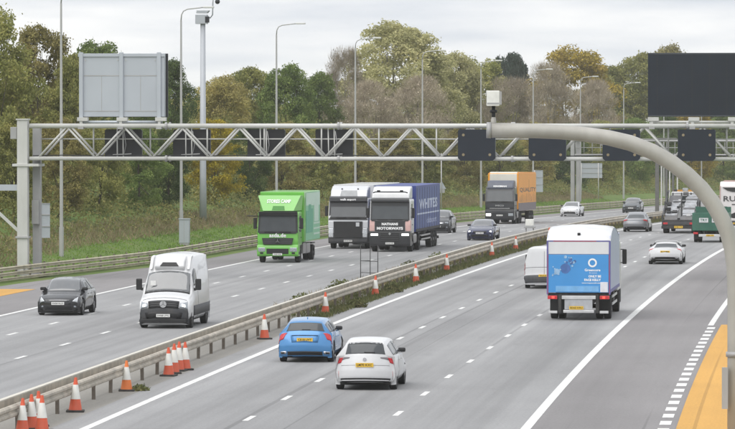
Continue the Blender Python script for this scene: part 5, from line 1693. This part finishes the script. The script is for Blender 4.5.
for x, z in rf:
    for y in YY: vs.append((x, y, z + .10 * (1 - (abs(y) / 1.27) ** 2.5) - (.03 if abs(y) > 1.25 else 0)))
m_ = len(YY)
for i in range(len(rf) - 1):
    for k in range(m_ - 1): fs.append((i * m_ + k, (i + 1) * m_ + k, (i + 1) * m_ + k + 1, i * m_ + k + 1))
fs.append(tuple(range(m_)))
mobj('roof', vs, fs, WPAINT, root, True)
box('roof_beacon', .16, .30, -.06, .06, 3.36, 3.46, TRIM, root, .02)
box('header', -.03, .0, -1.22, 1.22, 2.62, 3.14, WPAINT, root, .01)
box('header_line', -.036, -.03, -1.24, 1.24, 3.11, 3.16, EDGE, root)
box('red_trim', -.04, -.036, -.7, 1.0, 3.12, 3.145, RED, root)
box('rear_door', -.045, .0, -1.19, 1.19, 1.10, 2.60, CY, root, .008)
for sg in (1, -1):
    box('corner_post', -.05, .06, *sorted((sg * 1.195, sg * 1.262)), 1.02, 3.14, EDGE, root, .01)
    box('side_edge', .06, .22, *sorted((sg * 1.251, sg * 1.258)), 1.14, 3.1, pm('blue_side_edge', (.10, .20, .52), .5), root)
    box('side_base_rail', .06, Lb, *sorted((sg * 1.252, sg * 1.268)), 1.10, 1.22, EDGE, root)
    box('red_edge', -.054, -.05, *sorted((sg * 1.205, sg * 1.225)), 1.05, 2.6, RED, root)
box('tail_lift_band', -.060, -.046, -.80, .90, 1.14, 1.36, CYL, root)
box('white_patch', -.060, -.046, -1.16, -.86, 1.12, 1.52, pm('white_patch', (.66, .66, .70)), root)
def ring(parent, y, z, r0, r1, mat, name, x=-.049, seg=28):
    vs, fs = [], []
    for k in range(seg):
        a = 2 * math.pi * k / seg
        vs += [(x, y + r0 * math.cos(a), z + r0 * math.sin(a)), (x, y + r1 * math.cos(a), z + r1 * math.sin(a))]
    for k in range(seg):
        n2 = (k + 1) % seg
        fs.append((2 * k, 2 * k + 1, 2 * n2 + 1, 2 * n2))
    return mobj(name, vs, fs, mat, parent)
ring(root, -.55, 2.28, .11, .175, WHITEINK, 'ring_logo')
text('Greencore', .14, (-.049, -.55, 1.99), 'rear', WHITEINK, root, wide=.62, bold=.004)
text('frozen', .07, (-.049, -.58, 1.88), 'rear', WHITEINK, root, wide=.3)
text('ONLY BE', .12, (-.049, -.64, 1.74), 'rear', WHITEINK, root, wide=.50, bold=.006)
text('FACE KELLY', .12, (-.049, -.55, 1.60), 'rear', WHITEINK, root, wide=.66, bold=.006)
text('www.greencorefrozen', .06, (-.049, -.50, 1.48), 'rear', WHITEINK, root, wide=.74, bold=.002)
BUB = pm('bubble_dark_blue', (.055, .13, .34), .5, 0, .2, 6)
BUBL = pm('bubble_pale_blue', (.30, .47, .66), .5, 0, .2, 6)
def disc(y, z, r, mat, name='bubble_print', x=-.0495):
    vs = [(x, y, z)] + [(x, y + r * math.cos(a * math.pi / 10) * random.uniform(.94, 1.06), z + r * math.sin(a * math.pi / 10)) for a in range(20)]
    mobj(name, vs, [(0, 1 + i, 1 + (i + 1) % 20) for i in range(20)], mat, root)
disc(.52, 2.05, .20, BUB); disc(.85, 1.93, .115, BUBL, x=-.0505)
for k in range(16):
    disc(random.uniform(.1, .62), random.uniform(2.1, 2.52), random.uniform(.025, .07), BUB if k % 2 else BUBL, x=-.051 - .0005 * k)
for k in range(8): disc(random.uniform(.7, 1.1), random.uniform(1.75, 2.2), random.uniform(.02, .05), BUBL, x=-.060 - .0005 * k)
# underside, tail lift, lamps
chassis(root, .2, 9.2)
box('rear_underframe', .05, .25, -1.22, 1.22, .86, 1.08, CHASSIS, root)
box('tail_lift_bar', -.12, .02, -.68, .66, .84, .98, pm('alloy_bar', (.58, .58, .58), .4, .4), root, .015)
box('tail_lift_plate', -.08, .0, -.55, .55, .44, .84, pm('alloy_plate', (.46, .47, .49), .45, .4, dirt=.3), root)
box('underrun_bar', -.13, -.02, -.62, .60, .30, .42, pm('alloy_bar', (0, 0, 0)), root, .02)
plate(root, -.14, .50, 'rear', 'BD65 KRU', .56, .13, y=.08)
for sg in (1, -1):
    box('lift_ram', -.06, .1, *sorted((sg * .68, sg * .80)), .30, 1.02, CHASSIS, root)
    box('lamp_cluster', -.10, .0, *sorted((sg * .84, sg * 1.22)), .84, .98, TLAMP, root, .015)
    box('tail_lamp', -.112, -.10, *sorted((sg * .95, sg * 1.05)), .87, .95, TLIT, root)
    box('lower_bar', -.06, .02, *sorted((sg * .84, sg * 1.18)), .28, .38, pm('alloy_bar', (0, 0, 0)), root, .01)
    box('mud_flap', 1.15, 1.2, *sorted((sg * .62, sg * 1.2)), .22, .9, TRIM, root)
    for z in (.55, .85): box('side_guard', 2.9, 6.6, *sorted((sg * 1.17, sg * 1.2)), z - .05, z + .05, pm('alloy_bar', (0, 0, 0)), root)
    box('side_locker', 4.2, 5.4, *sorted((sg * .8, sg * 1.16)), .45, 1.0, CHASSIS, root)
side_wheels(root, (1.85,), .48, .28, 1.2, (1.85,))
side_wheels(root, (8.7,), .48, .28, 1.18)
axle(root, (1.85, 8.7))
prism('cab', [(7.6, .9), (9.75, .9), (9.78, 1.8), (9.5, 2.8), (9.2, 2.95), (7.6, 2.95)], -1.2, 1.2, WPAINT, root, .08, 3)
box('cab_bumper', 9.2, 9.85, -1.2, 1.2, .35, .95, PLASTIC, root, .05)
mirrors(root, 9.55, 1.2, 2.3)

# --- car transporter going away
RAMP = pm('ramp_steel', (.40, .41, .43), .5, .3, .25, 3, dirt=.5)
RAMPD = pm('ramp_steel_dark', (.12, .12, .125), .6, .3, .25, 3, dirt=.4)
root = vehicle('car_transporter', 203.2, 5.4, 'low grey car transporter with stacked ramps and an orange rear plate, driving away', 'truck')
box('rear_frame', -.05, .45, -1.22, 1.22, .52, .95, CHASSIS, root, .04)
box('rear_bumper', -.18, -.02, -1.25, 1.25, .34, .56, CHASSIS, root, .03)
box('lamp_board', -.10, -.05, -1.0, 1.0, .62, .86, PLASTIC, root)
plate(root, -.19, .47, 'rear', 'RT08 CTR', .62, .16)
for sg in (1, -1):
    box('tail_lamp', -.13, -.10, *sorted((sg * .8, sg * 1.12)), .66, .80, TLAMP, root)
    for k in range(13):                                       # ramp slats, stepping up towards the cab
        x0, z0 = .30 + .48 * k, 1.02 + .128 * k + random.uniform(-.03, .03)
        ya, yb = .14 + random.uniform(0, .1), 1.10 - random.uniform(0, .12)
        prism('ramp_slat', [(x0, z0), (x0 + .36, z0 + .12), (x0 + .36, z0 + .17), (x0, z0 + .05)], *sorted((sg * ya, sg * yb)), (RAMP, RAMPD, WPAINT)[random.choice((0, 0, 1, 2))], root, .01)
    for y in (.2, .62, 1.02): bar('ramp_rail', (.25, sg * y, .98), (6.6, sg * y, 2.66), .07, RAMPD, root)
    for k, hh_ in ((.4, 1.35), (2.9, 2.3), (5.4, 3.0)): box('deck_post', k, k + .14, *sorted((sg * 1.13, sg * 1.25)), .6, hh_, RED if (sg < 0 and k < 1) else PLASTIC, root)
    bar('deck_rail', (.4, sg * 1.2, 1.25), (6.8, sg * 1.2, 3.05), .10, PLASTIC, root)
    box('deck_edge', .3, 8.5, *sorted((sg * 1.08, sg * 1.22)), .78, .92, CHASSIS, root)
    prism('end_flap', [(-.02, .98), (.12, .95), (.30, 1.22), (.18, 1.24)], *sorted((sg * .10, sg * 1.05)), RAMPD, root, .01)
box('deck', .3, 8.5, -1.1, 1.1, .86, .90, CHASSIS, root)
box('cross_beam', .5, .7, -1.1, 1.1, 1.02, 1.12, PLASTIC, root)
chassis(root, .4, 10.5)
side_wheels(root, (1.4, 2.6), .42, .34, 1.2)
side_wheels(root, (9.6,), .48, .3, 1.2)
prism('cab', [(8.7, .9), (10.9, .9), (10.95, 1.8), (10.7, 2.7), (10.4, 2.95), (8.7, 2.95)], -1.15, 1.15, WPAINT, root, .1, 3)
box('cab_rear_window', 8.66, 8.70, -.8, .8, 2.1, 2.65, GLASS, root)
for y in (-1.0, -.35, .35, 1.0): box('headboard_post', 8.3, 8.4, y - .05, y + .05, .9, 2.9, PLASTIC, root)
for z in (1.6, 2.3, 2.85): box('headboard_bar', 8.31, 8.39, -1.05, 1.05, z - .04, z + .04, RAMP, root)
box('roof_bar', 8.9, 9.0, -1.0, 1.0, 2.98, 3.10, pm('amber_bar', (.55, .25, .04), .4), root)
random.seed(21)
for k in range(16):                                           # winch gear, straps and boards lying on the decks
    x, y = random.uniform(.6, 7.6), random.uniform(-.95, .8)
    z = 1.08 + .27 * x
    l_, w_, h_ = random.uniform(.2, .8), random.uniform(.12, .5), random.uniform(.08, .26)
    box('deck_gear', x, x + l_, y, y + w_, z, z + h_, random.choice((RAMP, RAMPD, WPAINT, PLASTIC, TRIM)), root, .02)
# --- small green tipper going away
DGRN = pm('bottle_green_paint', (.030, .125, .085), .45, 0, .10, 1.5, dirt=.15)
root = vehicle('green_tipper_truck', 172.5, 9.45, 'dark green tipper truck partly hidden by the curved pole', 'truck')
Wt2 = 1.18
box('tailgate', -.05, .05, -Wt2, Wt2, .78, 1.95, DGRN, root, .02)
for y in (-.78, 0, .78): box('tailgate_rib', -.09, -.05, y - .05, y + .05, .80, 1.93, DGRN, root)
for sg in (1, -1):
    box('side_board', .05, 4.0, *sorted((sg * (Wt2 - .06), sg * Wt2)), .78, 1.95, DGRN, root)
    box('tail_lamp', -.06, -.02, *sorted((sg * .80, sg * 1.1)), .55, .68, TLAMP, root)
    box('mud_flap', .45, .5, *sorted((sg * .6, sg * 1.1)), .2, .7, TRIM, root)
box('tipper_floor', .05, 4.0, -Wt2 + .06, Wt2 - .06, .78, .86, CHASSIS, root)
box('front_board', 3.95, 4.05, -Wt2 + .0, Wt2 - .0, .80, 2.3, DGRN, root)
for y0, y1, tx in ((.12, .72, 'TRY'), (-.72, -.12, 'HIRE')):
    box('white_panel', -.098, -.09, y0, y1, 1.32, 1.62, WPAINT, root)
    text(tx, .24, (-.101, (y0 + y1) / 2, 1.47), 'rear', DGRN, root, wide=.48, bold=.006)
box('rear_bar', -.05, .05, -.75, .75, .38, .55, pm('alloy_bar', (0, 0, 0)), root, .02)
plate(root, -.065, .47, 'rear', 'NJ63 TPR')
chassis(root, .1, 5.2, .5, .78)
side_wheels(root, (1.0,), .40, .24, 1.1, (1.0,))
side_wheels(root, (4.9,), .40, .24, 1.08)
axle(root, (1.0, 4.9))
prism('cab', [(4.2, .6), (6.0, .6), (6.02, 1.3), (5.5, 2.1), (5.2, 2.25), (4.2, 2.25)], -1.02, 1.02, DGRN, root, .08, 3)
box('cab_rear_window', 4.15, 4.2, -.7, .7, 1.6, 2.05, GLASS, root)

# --- white coach with black patches at the right edge
root = vehicle('white_coach', 213., 9.05, 'white high sided vehicle with black blotches and lettering at the right edge', 'coach')
CW = pm('coach_white', (.70, .67, .66), .45, 0, .05, 1, dirt=.1)
prism('body', [(0, .75), (9.5, .75), (9.6, 2.0), (9.3, 3.55), (8.9, 3.72), (.35, 3.72), (.05, 3.40)], -1.25, 1.25, CW, root, .10, 3)
BLOT = pm('black_blotch', (.02, .02, .02), .5)
def blob(pts, name='blotch'):
    vs = [(-.012 if z < 3.3 else .03, y, z) for y, z in pts] + [(.06, y, z) for y, z in pts]
    n = len(pts)
    mobj(name, vs, [tuple(range(n))[::-1]] + [(i, (i + 1) % n, n + (i + 1) % n, n + i) for i in range(n)], BLOT, root)
blob([(1.05, 3.28), (.7, 3.05), (.3, 2.95), (-.2, 2.95), (-.7, 3.05), (-1.05, 3.28)], 'rear_glass')
blob([(1.05, 1.75), (1.0, 1.55), (.75, 1.42), (.55, 1.50), (.52, 1.72), (.72, 1.85), (.92, 1.86)])
blob([(.62, 1.32), (.48, 1.05), (.2, .98), (-.5, 1.0), (-.8, 1.3), (-.4, 1.55), (.1, 1.42), (.38, 1.30)])
blob([(-.5, 2.0), (-.8, 1.8), (-1.05, 1.95), (-1.05, 2.3), (-.75, 2.3)])
text('RUYS', .55, (-.008, .12, 2.42), 'rear', pm('faded_ink', (.05, .05, .05), .6), root, wide=1.75, bold=.008)
box('text_rule', -.012, .05, -.5, .35, 1.98, 2.04, INK, root)
for sg in (1, -1):
    box('corner_trim', -.01, .12, *sorted((sg * 1.2, sg * 1.262)), .9, 3.4, pm('pinkish_trim', (.50, .33, .31), .5), root, .02)
    box('tail_lamp', -.03, .06, *sorted((sg * .85, sg * 1.15)), .80, .98, TLAMP, root, .02)
box('rear_bumper', -.06, .2, -1.2, 1.2, .42, .78, PLASTIC, root, .04)
box('roof_cowl', .4, 1.6, -1.0, 1.0, 3.72, 3.80, pm('pinkish_trim', (0, 0, 0)), root, .03)
plate(root, -.075, .60, 'rear', 'YJ14 RUY')
side_wheels(root, (2.2, 7.6), .48, .3, 1.22)
axle(root, (2.2, 7.6))
chassis(root, .3, 9.0)

# ================================================================== TRAFFIC CONES
CRED = pm('cone_red', (.62, .095, .038), .5, 0, .12, 3, dirt=.35)
CORG = pm('cone_orange', (.70, .18, .04), .5, 0, .10, 3, dirt=.15)
CWHT = pm('cone_sleeve', (.70, .70, .66), .45, 0, .07, 3, dirt=.35)
CBASE = pm('cone_base', (.035, .033, .032), .8, 0, .2, 5, dirt=.4)
def cone_meshes(red):
    out = []
    r = lambda z: .185 - (.185 - .036) * (z - .06) / .90
    for nm, z0, z1, e, m in (('lower_body', .055, .36, .0, red), ('white_sleeve', .36, .76, .004, CWHT), ('tip', .76, .96, .0, red)):
        bm = bmesh.new()
        bm_tube(bm, [(0, 0, z0), (0, 0, (z0 + z1) / 2), (0, 0, z1)], [r(z0) + e, r((z0 + z1) / 2) + e, r(z1) + e], 20)
        bmesh.ops.recalc_face_normals(bm, faces=bm.faces)
        me = bpy.data.meshes.new(nm)
        bm.to_mesh(me); bm.free()
        me.materials.append(m)
        out.append((nm, me))
    bm = bmesh.new()
    bm_box(bm, -.25, .25, -.25, .25, 0, .06, .02)
    me = bpy.data.meshes.new('base')
    bm.to_mesh(me); bm.free()
    me.materials.append(CBASE)
    out.append(('base', me))
    return out
CMR, CMO = cone_meshes(CRED), cone_meshes(CORG)
def cone(s, t, label, red=True, k=1.0):
    z = bank(t)
    o = empty('traffic_cone', road(s, t, .006), -head(s) + random.uniform(-.4, .4))
    k *= random.uniform(.92, .98)
    o.scale = (k, k, k)
    o.rotation_euler = (random.uniform(-.025, .025), random.uniform(-.025, .025), o.rotation_euler.z)
    tag(o, label, 'traffic cone', 'traffic cones along the median barrier')
    for nm, me in (CMR if red else CMO): link(bpy.data.objects.new(nm, me), o)
random.seed(3)
def cpx(px, py):
    z = 0
    d = F * H / (py - YH)
    for _ in range(40):
        d = F * (H - z) / (py - YH)
        x = (px - 367.5) * d / F
        cx, cy = X0 + math.cos(H0) / K, 130 - math.sin(H0) / K
        h = math.atan2(d - cy, -(x - cx))
        s = (h - H0) / K
        t = 1 / K - math.hypot(x - cx, d - cy)
        z = .5 * z + .5 * prof(s)
    return s, t
for px, py, lb, red in [
    (41.5, 432, 'front right cone of the group at the bottom left corner', True),
    (21.5, 434, 'front left cone of the group at the bottom left corner', True),
    (27.5, 430, 'middle cone of the group at the bottom left corner', True),
    (33.0, 427, 'rear cone of the group at the bottom left corner', True),
    (75, 412.5, 'single cone just right of the bottom left group', True),
    (126, 391.5, 'single orange cone between the bottom left cone and the cluster', False),
    (168.5, 376.5, 'front left cone of the cluster of four at the barrier', True),
    (173.5, 374, 'middle cone of the cluster of four at the barrier', True),
    (178.5, 371.5, 'rear cone of the cluster of four at the barrier', True),
    (185.5, 370.5, 'right cone of the cluster of four at the barrier', True),
    (264.5, 339.5, 'single cone left of the blue hatchback', True),
    (323.5, 314.5, 'single cone directly behind the blue hatchback', True),
    (369.5, 296.5, 'single cone at the foot of the wire sign frame', True),
    (416, 283.5, 'single cone first beyond the wire sign frame', True),
    (442, 272, 'single cone second beyond the wire sign frame', True),
    (479.5, 257.5, 'single cone below the navy saloon', True),
    (508, 250.5, 'single cone left of the white panel van roof', True),
    (533, 241.5, 'farthest cone, just above the white panel van', True)]:
    s, t = cpx(px, py)
    cone(s, max(min(t, -.75), -1.30), lb, red)

# ================================================================== AIR
HAZE = bpy.data.materials.new('haze_air')
HAZE.use_nodes = True
hn, hl = HAZE.node_tree.nodes, HAZE.node_tree.links
for n in list(hn):
    if n.type != 'OUTPUT_MATERIAL': hn.remove(n)
pv = hn.new('ShaderNodeVolumePrincipled')
pv.inputs['Color'].default_value = (.93, .92, .90, 1)
pv.inputs['Density'].default_value = .00014
pv.inputs['Anisotropy'].default_value = .3
hl.new(pv.outputs[0], [n for n in hn if n.type == 'OUTPUT_MATERIAL'][0].inputs['Volume'])
hz = box('haze', -1800, 2800, -200, 3200, -32, 24, HAZE)
tag(hz, 'thin pale haze hanging over the road and the woods', 'haze', kind='stuff')
